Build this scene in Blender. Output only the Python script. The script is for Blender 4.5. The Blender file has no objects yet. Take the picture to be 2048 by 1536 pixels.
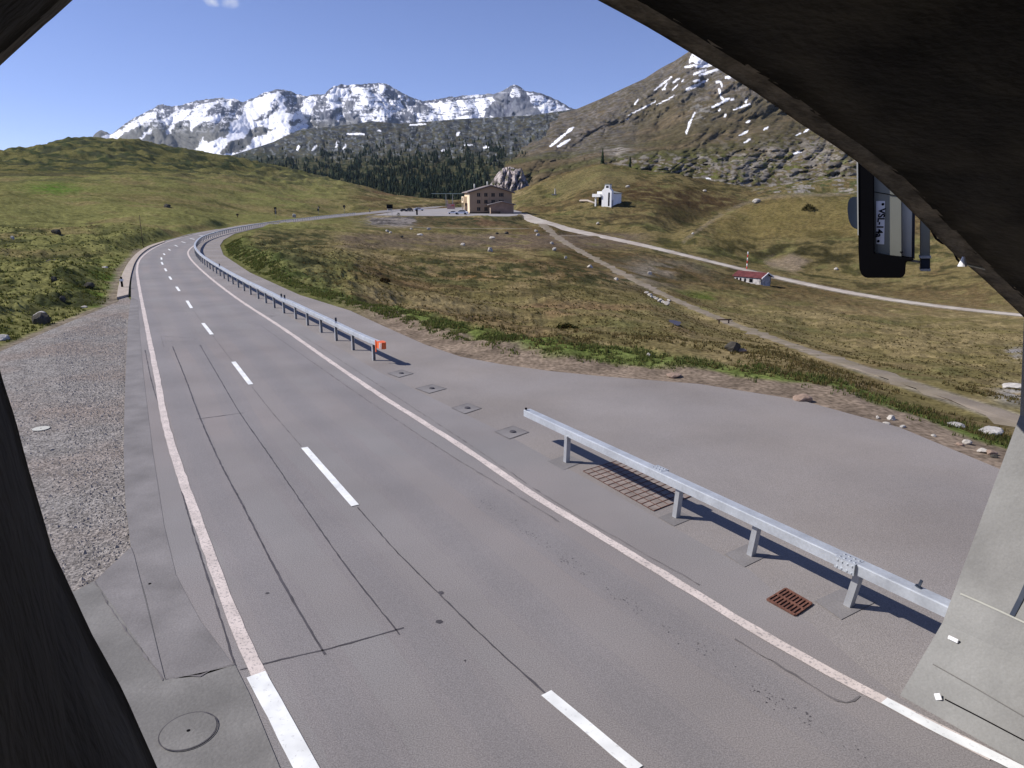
import bpy, bmesh, math, random
import numpy as np
from mathutils import Vector, Matrix
from mathutils.geometry import tessellate_polygon
random.seed(5); RNG = np.random.default_rng(7)
S = bpy.context.scene; COL = S.collection
R = math.radians
# ------------------------------------------------------------------ camera, sky, sun, exposure
F_PX, PITCH, CAM_H = 1430.0, 0.25, 5.5          # focal length in photo pixels (2048 wide), tilt down, metres above the road
cam = bpy.data.objects.new('camera', bpy.data.cameras.new('camera')); COL.objects.link(cam)
cam.location = (0, 0, CAM_H); cam.rotation_euler = (math.pi/2 - PITCH, 0, 0)
cam.data.sensor_width = 36; cam.data.lens = 36*F_PX/2048; cam.data.clip_start = 0.05; cam.data.clip_end = 30000
S.camera = cam
S.view_settings.view_transform = 'Standard'; S.view_settings.look = 'None'
S.view_settings.exposure = 0.15; S.view_settings.gamma = 1
SUN_AZ, SUN_EL = R(-84), R(42)                  # azimuth measured from +Y towards +X
sd = Vector((math.sin(SUN_AZ)*math.cos(SUN_EL), math.cos(SUN_AZ)*math.cos(SUN_EL), math.sin(SUN_EL)))
sl = bpy.data.lights.new('sun', 'SUN'); sl.energy = 5.0; sl.angle = R(0.5); sl.color = (1, .94, .875)
so = bpy.data.objects.new('sun', sl); COL.objects.link(so); so.rotation_euler = (-sd).to_track_quat('-Z', 'Y').to_euler()
W = bpy.data.worlds.new('World'); S.world = W; W.use_nodes = True
nt = W.node_tree; bgn = nt.nodes['Background']; bgn.inputs[1].default_value = 0.125
sky = nt.nodes.new('ShaderNodeTexSky'); sky.sky_type = 'NISHITA'; sky.sun_disc = False
sky.sun_elevation = SUN_EL; sky.sun_rotation = SUN_AZ; sky.altitude = 4200; sky.air_density = 1.0; sky.dust_density = 0.0; sky.ozone_density = 3.2
tint = nt.nodes.new('ShaderNodeVectorMath'); tint.operation = 'MULTIPLY'; tint.inputs[1].default_value = (1.06, .9, 1.06)   # the camera's cool white balance
nt.links.new(sky.outputs[0], tint.inputs[0]); gco = nt.nodes.new('ShaderNodeTexCoord').outputs['Generated']; nz = nt.nodes.new('ShaderNodeTexNoise'); nz.inputs['Scale'].default_value = 60; nz.inputs['Detail'].default_value = 7; nt.links.new(gco, nz.inputs['Vector'])
acc = None
def vmath(op, a, b_=None):
    n = nt.nodes.new('ShaderNodeVectorMath'); n.operation = op; nt.links.new(a, n.inputs[0])
    if b_ is not None: n.inputs[1].default_value = b_
    return n
def fmath(op, a, b_):
    n = nt.nodes.new('ShaderNodeMath'); n.operation = op; n.use_clamp = False
    for i, q in enumerate((a, b_)):
        if isinstance(q, (int, float)): n.inputs[i].default_value = q
        else: nt.links.new(q, n.inputs[i])
    return n.outputs[0]
for u_, v_, rad, am in ((424, 3, .016, .75), (458, 4, .018, .55)):
    x_ = (u_-1024)/F_PX; y_ = (v_-768)/F_PX; dv = Vector((x_, math.cos(PITCH)-y_*math.sin(PITCH), -(math.sin(PITCH)+y_*math.cos(PITCH)))).normalized()
    df = vmath('SUBTRACT', gco, dv); sc_ = vmath('MULTIPLY', df.outputs[0], (1, 1, 1.7)); ln = vmath('LENGTH', sc_.outputs[0])
    mr = nt.nodes.new('ShaderNodeMapRange'); mr.inputs[1].default_value = 0; mr.inputs[2].default_value = rad; mr.inputs[3].default_value = 1; mr.inputs[4].default_value = 0; nt.links.new(ln.outputs['Value'], mr.inputs[0])
    e = fmath('MULTIPLY', fmath('MULTIPLY', mr.outputs[0], nz.outputs['Fac']), 2.2); e = fmath('SUBTRACT', e, .35); e = fmath('MAXIMUM', fmath('MULTIPLY', e, am*1.6), 0); e = fmath('MINIMUM', e, am)
    acc = e if acc is None else fmath('ADD', acc, e)
cm = nt.nodes.new('ShaderNodeMix'); cm.data_type = 'RGBA'; nt.links.new(acc, cm.inputs['Factor']); nt.links.new(tint.outputs[0], cm.inputs[6]); cm.inputs[7].default_value = (6.2, 6.3, 6.8, 1); nt.links.new(cm.outputs[2], bgn.inputs[0])
S.cycles.max_bounces = 6; S.cycles.diffuse_bounces = 3; S.cycles.glossy_bounces = 2; S.cycles.transmission_bounces = 2
S.cycles.use_denoising = True

# ------------------------------------------------------------------ helpers: noise
def _h(ix, iy, seed):
    n = (ix.astype(np.int64)*374761393 + iy.astype(np.int64)*668265263 + seed*982451653) & 0xFFFFFFFF
    n = ((n ^ (n >> 13))*1274126177) & 0xFFFFFFFF
    n = ((n ^ (n >> 16))*2246822519) & 0xFFFFFFFF
    return ((n ^ (n >> 15)) & 0xFFFF).astype(np.float64)/65535.0
def noise(x, y, seed=0):
    xi = np.floor(x); yi = np.floor(y); fx = x-xi; fy = y-yi
    u = fx*fx*fx*(fx*(fx*6-15)+10); v = fy*fy*fy*(fy*(fy*6-15)+10)
    def g(a, b, dx, dy):
        an = _h(xi+a, yi+b, seed)*2*np.pi
        return np.cos(an)*dx + np.sin(an)*dy
    n0 = g(0,0,fx,fy); n1 = g(1,0,fx-1,fy); n2 = g(0,1,fx,fy-1); n3 = g(1,1,fx-1,fy-1)
    return (n0+u*(n1-n0) + v*((n2+u*(n3-n2))-(n0+u*(n1-n0))))*1.5
def fbm(x, y, o=4, seed=0, gain=.5):
    t = 0; a = 1; s = 0
    for i in range(o):
        t = t + a*noise(x, y, seed+i*17); s += a; x = x*2.03+11.3; y = y*2.03-7.1; a *= gain
    return t/s
def ridged(x, y, o=5, seed=0, gain=.55):
    t = 0; a = 1; s = 0; w = 1
    for i in range(o):
        n = (1-np.abs(noise(x, y, seed+i*13)))**2*w
        t = t + a*n; s += a; w = np.clip(n*1.6, 0, 1); x = x*2.07+5.2; y = y*2.07+1.7; a *= gain
    return t/s
def sst(a, b, x):
    t = np.clip((x-a)/(b-a), 0, 1); return t*t*(3-2*t)
# ------------------------------------------------------------------ helpers: photo bearings <-> world
CP, SP = math.cos(PITCH), math.sin(PITCH)
def ray(u, v):
    x = (u-1024)/F_PX; y = (v-768)/F_PX
    return np.array([x, CP - y*SP, -(SP + y*CP)])
def pt(u, v, z=0.0):
    d = ray(u, v); t = (z-CAM_H)/d[2]; return np.array([0, 0, CAM_H]) + d*t
def bearing(x, y, z):
    q = z-CAM_H; Z = y*CP - q*SP; Y = -(y*SP + q*CP); Z = np.where(np.abs(Z) < .01, .01, Z)
    return 1024 + F_PX*x/Z, 768 + F_PX*Y/Z
def pchip(x, y, xi):
    x = np.asarray(x, float); y = np.asarray(y, float); h = np.diff(x); d = np.diff(y)/h; m = np.zeros(len(x))
    for i in range(1, len(x)-1):
        if d[i-1]*d[i] > 0:
            w1 = 2*h[i]+h[i-1]; w2 = h[i]+2*h[i-1]; m[i] = (w1+w2)/(w1/d[i-1]+w2/d[i])
    m[0] = d[0]; m[-1] = d[-1]
    k = np.clip(np.searchsorted(x, xi)-1, 0, len(h)-1); t = np.clip((xi-x[k])/h[k], 0, 1); H_ = h[k]
    return y[k]*(1+2*t)*(1-t)**2 + H_*m[k]*t*(1-t)**2 + y[k+1]*t*t*(3-2*t) + H_*m[k+1]*t*t*(t-1)
class Land:
    """height over (bearing, range); columns = {photo column: [(photo row, range in m), ...]}"""
    def __init__(s, cols, rmin, rmax, flat=None, tail=.55, nr=420, sm=25):
        s.lr = np.linspace(math.log(rmin), math.log(rmax), nr); rg = np.exp(s.lr)
        TH, ZZ = [], []
        for u in sorted(cols):
            P = []
            for v, D in cols[u]:
                d = ray(u, v); h = math.hypot(d[0], d[1])
                if D is None: q = pt(u, v); P.append((math.hypot(q[0], q[1]), math.atan2(d[0], d[1]), 0.0))
                else: P.append((D, math.atan2(d[0], d[1]), CAM_H + d[2]/h*D))
            r, th, z = map(list, zip(*P))
            if flat: r = [rmin*.5, r[0]*.8] + r; th = [th[0]]*2 + th; z = [0, 0] + z
            else: r = [rmin*.5] + r; th = [th[0]] + th; z = [z[0]] + z
            r += [r[-1]*1.25, r[-1]*2.2]; th += [th[-1]]*2; z += [z[-1]*(1-(1-tail)*.4) , z[-1]*tail]
            ZZ.append(pchip(r, z, rg)); TH.append(np.interp(rg, r, th))
        TH = np.array(TH); ZZ = np.array(ZZ); s.tg = np.linspace(R(-85), R(85), 1361 if sm > 9 else 3401)
        T = np.empty((nr, len(s.tg)))
        for k in range(nr):
            T[k] = np.interp(s.tg, TH[:, k], ZZ[:, k])
        ker = np.exp(-np.linspace(-2, 2, sm)**2); ker /= ker.sum(); hw = sm//2
        for k in range(nr):
            T[k] = np.convolve(np.pad(T[k], hw, mode='edge'), ker, 'valid')
        s.T = T
    def at(s, th, r):
        a = np.clip((th-s.tg[0])/(s.tg[1]-s.tg[0]), 0, len(s.tg)-1.001); b = np.clip((np.log(np.maximum(r, 1e-3))-s.lr[0])/(s.lr[1]-s.lr[0]), 0, len(s.lr)-1.001)
        i = a.astype(int); j = b.astype(int); fa = a-i; fb = b-j; T = s.T
        return (T[j, i]*(1-fa)+T[j, i+1]*fa)*(1-fb) + (T[j+1, i]*(1-fa)+T[j+1, i+1]*fa)*fb
    def hit(s, u, v, rmin=6):
        d = ray(u, v); h = math.hypot(d[0], d[1]); th = math.atan2(d[0], d[1])
        rs = np.exp(np.linspace(math.log(rmin), s.lr[-1]-.05, 3000)); zr = CAM_H + d[2]/h*rs
        df = zr - s.at(np.full_like(rs, th), rs); k = np.argmax(df <= 0)
        if df[k] > 0: k = len(rs)-1
        if k > 0: f = df[k-1]/(df[k-1]-df[k]); r = rs[k-1] + f*(rs[k]-rs[k-1])
        else: r = rs[0]
        return np.array([math.sin(th)*r, math.cos(th)*r, CAM_H + d[2]/h*r])
# ------------------------------------------------------------------ helpers: materials
def mat(name, base, rough=.9, var=.25, scale=4., spec=.2, metal=0., bump=0., bscale=40., attr=None, tint=None, tscale=.4, speck=0., sscale=90., leafy=False):
    m = bpy.data.materials.new(name); m.use_nodes = True; t = m.node_tree; N = t.nodes; L = t.links
    b = N['Principled BSDF']; b.inputs['Roughness'].default_value = rough; b.inputs['Metallic'].default_value = metal
    b.inputs['Specular IOR Level'].default_value = spec
    co = N.new('ShaderNodeTexCoord').outputs['Object']
    def ns(sc, det=6, dist=0.):
        n = N.new('ShaderNodeTexNoise'); n.inputs['Scale'].default_value = sc; n.inputs['Detail'].default_value = det
        n.inputs['Distortion'].default_value = dist; L.new(co, n.inputs['Vector']); return n.outputs['Fac']
    def rng(f, lo, hi, a=.3, c=.7):
        r = N.new('ShaderNodeMapRange'); r.inputs[1].default_value = a; r.inputs[2].default_value = c
        r.inputs[3].default_value = lo; r.inputs[4].default_value = hi; L.new(f, r.inputs[0]); return r.outputs[0]
    def mul(c, f):
        x = N.new('ShaderNodeVectorMath'); x.operation = 'SCALE'; L.new(c, x.inputs[0]); L.new(f, x.inputs['Scale']); return x.outputs[0]
    if attr:
        a = N.new('ShaderNodeAttribute'); a.attribute_name = attr; c = a.outputs['Color']
    else:
        a = N.new('ShaderNodeRGB'); a.outputs[0].default_value = (*base, 1); c = a.outputs[0]
    if tint:
        x = N.new('ShaderNodeMix'); x.data_type = 'RGBA'; L.new(rng(ns(tscale, 5), 0, 1, .42, .62), x.inputs['Factor'])
        L.new(c, x.inputs[6]); x.inputs[7].default_value = (*tint, 1); c = x.outputs[2]
    if var: c = mul(c, rng(ns(scale), 1-var, 1+var))
    if speck: c = mul(c, rng(ns(sscale, 3), 1-speck, 1+speck))
    L.new(c, b.inputs['Base Color'])
    if bump:
        bp = N.new('ShaderNodeBump'); bp.inputs['Strength'].default_value = bump; bp.inputs['Distance'].default_value = .05
        L.new(ns(bscale, 5), bp.inputs['Height']); L.new(bp.outputs[0], b.inputs['Normal'])
    if leafy:
        tr = N.new('ShaderNodeBsdfTranslucent'); L.new(c, tr.inputs['Color']); mx = N.new('ShaderNodeMixShader'); mx.inputs[0].default_value = .5
        L.new(b.outputs[0], mx.inputs[1]); L.new(tr.outputs[0], mx.inputs[2]); L.new(mx.outputs[0], N['Material Output'].inputs['Surface'])
    return m
def paint(name, base, wear, under=(.2, .185, .19), scale=14., lo=.33):
    m = bpy.data.materials.new(name); m.use_nodes = True; t = m.node_tree; N = t.nodes; L = t.links
    b = N['Principled BSDF']; b.inputs['Roughness'].default_value = .8; b.inputs['Specular IOR Level'].default_value = .2
    co = N.new('ShaderNodeTexCoord').outputs['Object']
    n = N.new('ShaderNodeTexNoise'); n.inputs['Scale'].default_value = scale; n.inputs['Detail'].default_value = 8; n.inputs['Roughness'].default_value = .7; L.new(co, n.inputs['Vector'])
    r = N.new('ShaderNodeMapRange'); r.inputs[1].default_value = lo; r.inputs[2].default_value = lo+.1; r.inputs[3].default_value = wear; r.inputs[4].default_value = 0; L.new(n.outputs['Fac'], r.inputs[0])
    n2 = N.new('ShaderNodeTexNoise'); n2.inputs['Scale'].default_value = 3; L.new(co, n2.inputs['Vector'])
    v = N.new('ShaderNodeMapRange'); v.inputs[1].default_value = .3; v.inputs[2].default_value = .7; v.inputs[3].default_value = .85; v.inputs[4].default_value = 1.1; L.new(n2.outputs['Fac'], v.inputs[0])
    x = N.new('ShaderNodeMix'); x.data_type = 'RGBA'; x.inputs[6].default_value = (*base, 1); x.inputs[7].default_value = (*under, 1); L.new(r.outputs[0], x.inputs['Factor'])
    s = N.new('ShaderNodeVectorMath'); s.operation = 'SCALE'; L.new(x.outputs[2], s.inputs[0]); L.new(v.outputs[0], s.inputs['Scale']); L.new(s.outputs[0], b.inputs['Base Color'])
    return m
M = dict(
    land=mat('meadow', (1,1,1), 1, .34, .9, 0, attr='cover', bump=.5, bscale=3.5, speck=.45, sscale=7.),
    far=mat('far_slope', (1,1,1), 1, .25, .03, 0, attr='cover', speck=.3, sscale=.12),
    asphalt=mat('asphalt', (.222,.212,.209), .9, .1, .35, .25, bump=.1, bscale=80, tint=(.23,.209,.202), tscale=.14, speck=.3, sscale=62),
    worn1=mat('asphalt_track_edge', (.216,.202,.2), .88, .1, .35, .25, bump=.1, bscale=80, speck=.3, sscale=62),
    worn2=mat('asphalt_track', (.206,.194,.193), .85, .1, .35, .3, bump=.12, bscale=55, speck=.28, sscale=62),
    layby=mat('old_asphalt', (.243,.224,.213), .92, .12, .3, .2, bump=.25, bscale=55, tint=(.24,.217,.2), tscale=.2, speck=.26, sscale=62),
    gutter=mat('gutter_concrete', (.2,.19,.187), .9, .2, 1.2, .2, bump=.15, bscale=30, speck=.1, sscale=40),
    pad=mat('pad_concrete', (.185,.18,.17), .9, .2, 1.1, .2, bump=.15, bscale=25, speck=.08, sscale=30),
    gravel=mat('gravel', (.25,.235,.218), 1, .2, 2.1, .1, bump=1, bscale=22, tint=(.24,.205,.18), tscale=.35, speck=.6, sscale=16),
    pebble=mat('pebble', (.33,.3,.265), .95, .3, 5, .1),
    dirtroad=mat('gravel_track', (.46,.42,.365), 1, .16, .35, .1, bump=.4, bscale=6, tint=(.4,.35,.3), tscale=.25),
    trail=mat('earth_track', (.235,.2,.16), 1, .2, .5, .1, bump=.4, bscale=6, tint=(.2,.17,.12), tscale=.3),
    terrace=mat('car_park_gravel', (.3,.285,.28), 1, .1, .3, .1),
    white=paint('road_paint', (.78,.8,.79), .35, scale=16, lo=.33),
    oldwhite=paint('worn_road_paint', (.6,.53,.49), .75, scale=26, lo=.38),
    seam=mat('tar_seam', (.075,.07,.076), .7, .3, 3),
    faint=mat('faint_seam', (.15,.14,.14), .8, .3, 3),
    steel=mat('galvanised_steel', (.47,.5,.53), .5, .14, 3, .4, .3, speck=.08, sscale=25),
    oldsteel=mat('weathered_steel', (.42,.43,.44), .6, .2, 3, .4, .4),
    scratch=mat('scratch', (.29,.28,.27), .9, .2, 4),
    snowy=mat('snowy_rock', (1,1,1), .9, .1, .02, 0, attr='cover', speck=.1, sscale=.1),
    rust=mat('rusty_iron', (.15,.07,.05), .9, .4, 12, .2, bump=.3, bscale=60),
    rustbed=mat('rusty_concrete', (.235,.2,.18), .95, .25, 4, .1),
    vault=mat('shaded_soffit_concrete', (.05,.043,.032), .95, .45, 2.2, .15, bump=.6, bscale=16, tint=(.022,.02,.017), tscale=.9),  # soffit shade put into an extra dark concrete colour
    rimc=mat('skylit_rim_concrete', (.125,.105,.078), .95, .5, 5, .15, bump=.6, bscale=18, tint=(.085,.075,.06), tscale=2.2, speck=.2, sscale=30),  # paler than the vault: skylight at the mouth painted into the colour
    wallshade=mat('shaded_wall_concrete', (.05,.047,.04), .95, .4, 1.2, .15, bump=.6, bscale=9),  # the left wall's shade is part of this dark colour
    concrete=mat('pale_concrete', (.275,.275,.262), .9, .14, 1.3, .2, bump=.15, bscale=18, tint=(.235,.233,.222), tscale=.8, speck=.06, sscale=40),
    kerb=mat('kerb_stone', (.4,.345,.29), .9, .2, 3, .2),
    rock=mat('granite', (.4,.385,.36), .95, .25, 2.5, .1, bump=.5, bscale=8, speck=.15, sscale=20),
    palerock=mat('bleached_granite', (.46,.43,.38), .95, .15, 2.5, .1, bump=.4, bscale=8),
    darkrock=mat('dark_schist', (.07,.065,.055), .95, .35, 2, .1, bump=.5, bscale=6),
    brownrock=mat('brown_schist', (.3,.22,.17), .95, .3, 4, .1, bump=.5, bscale=8),
    grass=mat('verge_grass', (1,1,1), .9, .2, .6, .05, attr='cover', leafy=True),
    conifer=mat('conifer_needles', (1,1,1), 1, .3, .08, 0, attr='cover'),
    black=mat('black_plastic', (.004,.004,.005), .8, .1, 4, .05),
    blueblack=mat('blue_black_plastic', (.02,.03,.05), .4, .1, 4, .5),
    boxgrey=mat('grey_green_paint', (.23,.235,.195), .6, .06, 3, .4),
    boxpale=mat('pale_grey_paint', (.5,.5,.44), .6, .06, 3, .4),
    plate=mat('white_plate', (.8,.8,.8), .6, .03, 3, .4),
    orange=mat('orange_reflective', (.75,.13,.03), .5, .1, 5, .4),
    redpaint=mat('red_paint', (.6,.05,.04), .6, .1, 5, .4),
    facade=mat('ochre_render', (.33,.235,.155), .95, .08, .4, .1),
    cream=mat('cream_render', (.78,.64,.45), .95, .06, .4, .1),
    annex=mat('brown_boards', (.26,.18,.135), .95, .15, .8, .1),
    roof=mat('grey_brown_roof', (.26,.225,.21), .8, .15, .6, .2),
    woodtrim=mat('dark_wood', (.09,.06,.045), .9, .2, 2, .2),
    glass=mat('dark_glass', (.012,.014,.018), .45, .1, 1, .2),
    limewash=mat('white_render', (.85,.85,.84), .95, .05, .4, .1),
    redroof=mat('red_sheet_roof', (.12,.035,.035), .8, .3, 1.2, .2),
    stonewall=mat('pale_stone_wall', (.5,.48,.46), .95, .35, 1.6, .1, bump=.5, bscale=5),
    carwhite=mat('white_car_paint', (.8,.81,.83), .3, .02, 1, .5),
    cardark=mat('dark_car_paint', (.03,.035,.045), .3, .02, 1, .5),
    tyre=mat('tyre_rubber', (.02,.02,.02), .9, .1, 4, .2),
    pink=mat('pink_stone', (.45,.3,.27), .95, .2, 1, .1),
    greenroof=mat('pale_green_metal', (.33,.4,.35), .6, .05, 1, .3),
    water=mat('dark_water', (.05,.045,.06), .4, .1, 1, .3),
    shrub=mat('dark_shrub', (1,1,1), 1, .3, 2, 0, attr='cover'),
)
# ------------------------------------------------------------------ helpers: objects
def tag(o, label=None, cat=None, group=None, kind=None):
    if label: o['label'] = label
    if cat: o['category'] = cat
    if group: o['group'] = group
    if kind: o['kind'] = kind
    return o
def link(name, me, m=None, parent=None, loc=None):
    o = bpy.data.objects.new(name, me); COL.objects.link(o)
    if m and me: me.materials.append(m)
    if parent: o.parent = parent
    if loc is not None: o.location = loc
    return o
def empty(name, loc, rz=0):
    o = bpy.data.objects.new(name, None); COL.objects.link(o); o.location = loc; o.rotation_euler = (0, 0, rz); o.empty_display_size = .2
    return o
def raw(name, V, Fc, m=None, parent=None, smooth=False, col=None):
    me = bpy.data.meshes.new(name); V = np.asarray(V, np.float32); Fc = np.asarray(Fc, np.int32)
    me.vertices.add(len(V)); me.vertices.foreach_set('co', V.ravel()); n, k = Fc.shape
    me.loops.add(n*k); me.loops.foreach_set('vertex_index', Fc.ravel())
    me.polygons.add(n); me.polygons.foreach_set('loop_start', np.arange(0, n*k, k, dtype=np.int32))
    me.polygons.foreach_set('use_smooth', np.full(n, smooth)); me.update(calc_edges=True)
    if col is not None:
        a = me.attributes.new('cover', 'FLOAT_COLOR', 'POINT'); c = np.ones((len(V), 4), np.float32); c[:, :3] = col; a.data.foreach_set('color', c.ravel())
    return link(name, me, m, parent)
def poly_sheet(name, pts3, m, parent=None):
    tr = tessellate_polygon([[Vector(p) for p in pts3]])
    me = bpy.data.meshes.new(name); me.from_pydata([tuple(p) for p in pts3], [], [tuple(t) for t in tr])
    bm = bmesh.new(); bm.from_mesh(me)
    for f in bm.faces:
        f.normal_update()
        if f.normal.z < 0: f.normal_flip()
    bm.to_mesh(me); bm.free(); return link(name, me, m, parent)
def from_bm(name, bm, m, parent=None, smooth=False):
    bmesh.ops.recalc_face_normals(bm, faces=bm.faces)
    me = bpy.data.meshes.new(name); bm.to_mesh(me); bm.free()
    if smooth:
        for p in me.polygons: p.use_smooth = True
    return link(name, me, m, parent)
def bx(bm, c, s, rz=0, bev=0, mtx=None):
    r = bmesh.ops.create_cube(bm, size=1); vs = r['verts']
    bmesh.ops.scale(bm, vec=s, verts=vs)
    if bev:
        es = list({e for v in vs for e in v.link_edges}); rr = bmesh.ops.bevel(bm, geom=es, offset=bev, segments=2, affect='EDGES'); vs = list({v for f in rr['faces'] for v in f.verts} | {v for v in vs if v.is_valid})
    if rz: bmesh.ops.rotate(bm, cent=(0,0,0), matrix=Matrix.Rotation(rz, 3, 'Z'), verts=vs)
    bmesh.ops.translate(bm, vec=c, verts=vs)
    if mtx: bmesh.ops.transform(bm, matrix=mtx, verts=vs)
    return vs
def box(name, c, s, m, parent=None, rz=0, bev=0):
    bm = bmesh.new(); bx(bm, c, s, rz, bev); return from_bm(name, bm, m, parent)
def prism(name, prof, y0, y1, m, parent=None, axis='y'):
    """extrude an (x,z) outline from y0 to y1"""
    bm = bmesh.new(); a = [bm.verts.new((p[0], y0, p[1])) for p in prof]; b = [bm.verts.new((p[0], y1, p[1])) for p in prof]; n = len(prof)
    bm.faces.new(a[::-1]); bm.faces.new(b)
    for i in range(n): bm.faces.new((a[i], a[(i+1) % n], b[(i+1) % n], b[i]))
    return from_bm(name, bm, m, parent)
def tube(name, pts, rad, m, parent=None, seg=8):
    bm = bmesh.new(); P = [Vector(p) for p in pts]; rings = []
    for i, p in enumerate(P):
        d = (P[min(i+1, len(P)-1)]-P[max(i-1, 0)]).normalized(); up = Vector((0,0,1)) if abs(d.z) < .9 else Vector((1,0,0))
        a = d.cross(up).normalized(); b = d.cross(a)
        rr = rad[i] if isinstance(rad, (list, tuple)) else rad
        rings.append([bm.verts.new(p + (a*math.cos(t)+b*math.sin(t))*rr) for t in [2*math.pi*k/seg for k in range(seg)]])
    for r0, r1 in zip(rings, rings[1:]):
        for k in range(seg): bm.faces.new((r0[k], r0[(k+1) % seg], r1[(k+1) % seg], r1[k]))
    bm.faces.new(rings[0]); bm.faces.new(rings[-1][::-1]); return from_bm(name, bm, m, parent, True)
def resamp(P, n=None, step=None):
    P = np.asarray(P, float); s = np.concatenate([[0], np.cumsum(np.linalg.norm(np.diff(P, axis=0), axis=1))])
    if n is None: n = max(2, int(s[-1]/step)+1)
    t = np.linspace(0, s[-1], n); return np.stack([pchip(s, P[:, k], t) for k in range(P.shape[1])], 1)
def seg_dist(x, y, P, closed=False):
    P = np.asarray(P, float); d = np.full(x.shape, 1e9); ar = np.zeros(x.shape); L = 0; n = len(P)
    for i in range(n if closed else n-1):
        a = P[i]; b = P[(i+1) % n]; e = b[:2]-a[:2]; l2 = e@e+1e-12
        t = np.clip(((x-a[0])*e[0]+(y-a[1])*e[1])/l2, 0, 1); q = np.hypot(x-a[0]-t*e[0], y-a[1]-t*e[1])
        z = a[2]+t*(b[2]-a[2]) if len(a) > 2 else 0
        k = q < d; d = np.where(k, q, d); ar = np.where(k, z, ar)
    return d, ar
def inside(x, y, P):
    P = np.asarray(P, float); c = np.zeros(x.shape, bool); j = len(P)-1
    for i in range(len(P)):
        k = (P[i,1] > y) != (P[j,1] > y)
        with np.errstate(divide='ignore', invalid='ignore'):
            xx = (P[j,0]-P[i,0])*(y-P[i,1])/(P[j,1]-P[i,1]+1e-30)+P[i,0]
        c ^= k & (x < xx); j = i
    return c
def sdist(x, y, P):
    d, _ = seg_dist(x, y, P, True); return np.where(inside(x, y, P), -d, d)
# ------------------------------------------------------------------ the land
E_ = None
NEAR = {
 -250: [(770,E_),(610,46),(520,80),(440,150),(390,230),(345,370),(330,480),(322,760)],
 0:    [(703,E_),(610,44),(520,80),(440,150),(390,230),(346,370),(333,480),(309,760)],
 130:  [(652,E_),(570,54),(500,92),(430,180),(390,240),(346,390),(322,540),(284,880)],
 250:  [(520,E_),(480,102),(430,185),(390,250),(346,410),(322,560),(284,900)],
 350:  [(475,E_),(440,160),(410,230),(352,420),(334,580),(300,900)],
 480:  [(451,E_),(434,240),(408,300),(357,450),(345,600),(322,900)],
 600:  [(590,E_),(545,62),(495,105),(448,180),(437,E_),(410,330),(378,480),(346,820)],
 700:  [(622,E_),(560,62),(500,105),(452,190),(430,E_),(410,350),(392,430),(370,720)],
 800:  [(668,E_),(600,58),(520,105),(455,215),(436,245),(421,305),(408,400),(393,620)],
 900:  [(704,E_),(610,60),(530,110),(457,220),(434,248),(426,285),(413,380),(402,520)],
 1000: [(728,E_),(620,62),(540,110),(458,225),(433,252),(427,275),(412,350),(398,470)],
 1100: [(742,E_),(640,56),(560,100),(482,190),(452,240),(432,285),(405,350),(360,420),(356,470)],
 1200: [(752,E_),(650,55),(580,95),(530,140),(468,235),(440,265),(411,290),(370,345),(331,405),(328,440)],
 1300: [(760,E_),(660,55),(590,100),(560,130),(485,215),(440,260),(395,315),(350,390),(345,430)],
 1350: [(764,E_),(667,55),(605,100),(565,138),(497,207),(478,232),(476,250),(425,290),(352,390),(350,430)],
 1400: [(768,E_),(680,55),(620,100),(570,145),(508,200),(465,232),(450,250),(462,270),(428,305),(366,390),(361,430)],
 1450: [(775,E_),(685,56),(635,95),(580,142),(524,198),(465,240),(424,268),(438,292),(415,325),(372,400),(368,430)],
 1500: [(783,E_),(690,58),(650,90),(590,140),(568,168),(540,195),(470,245),(406,290),(420,318),(404,350),(376,420)],
 1560: [(793,E_),(694,66),(632,108),(575,165),(551,192),(475,240),(391,296),(404,325),(392,355),(377,430)],
 1600: [(800,E_),(695,75),(620,125),(562,185),(480,235),(388,300),(398,328),(382,375),(364,460)],
 1700: [(825,E_),(730,66),(650,112),(581,177),(490,230),(387,300),(397,328),(372,395),(354,470)],
 1800: [(855,E_),(768,58),(680,100),(598,170),(500,225),(390,298),(398,325),(345,480)],
 2048: [(960,E_),(838,48),(720,90),(628,150),(540,195),(450,245),(400,285),(345,480)],
 2300: [(1070,E_),(850,45),(730,85),(640,140),(540,190),(450,245),(400,285),(345,480)],
}
base = Land(NEAR, 3, 1500, flat=True, tail=.4)
def zroad(r): return np.where(r < 212, 0, .0138*(np.minimum(r, 420)-212))
def on_road(u, v):
    d = ray(u, v); h = math.hypot(d[0], d[1]); s = d[2]/h; r = -CAM_H/s
    if r > 212: r = (CAM_H+.0138*212)/(.0138-s)
    th = math.atan2(d[0], d[1]); return np.array([math.sin(th)*r, math.cos(th)*r, float(zroad(r))])
def on(u, v, lift=0): q = base.hit(u, v); return q
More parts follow.
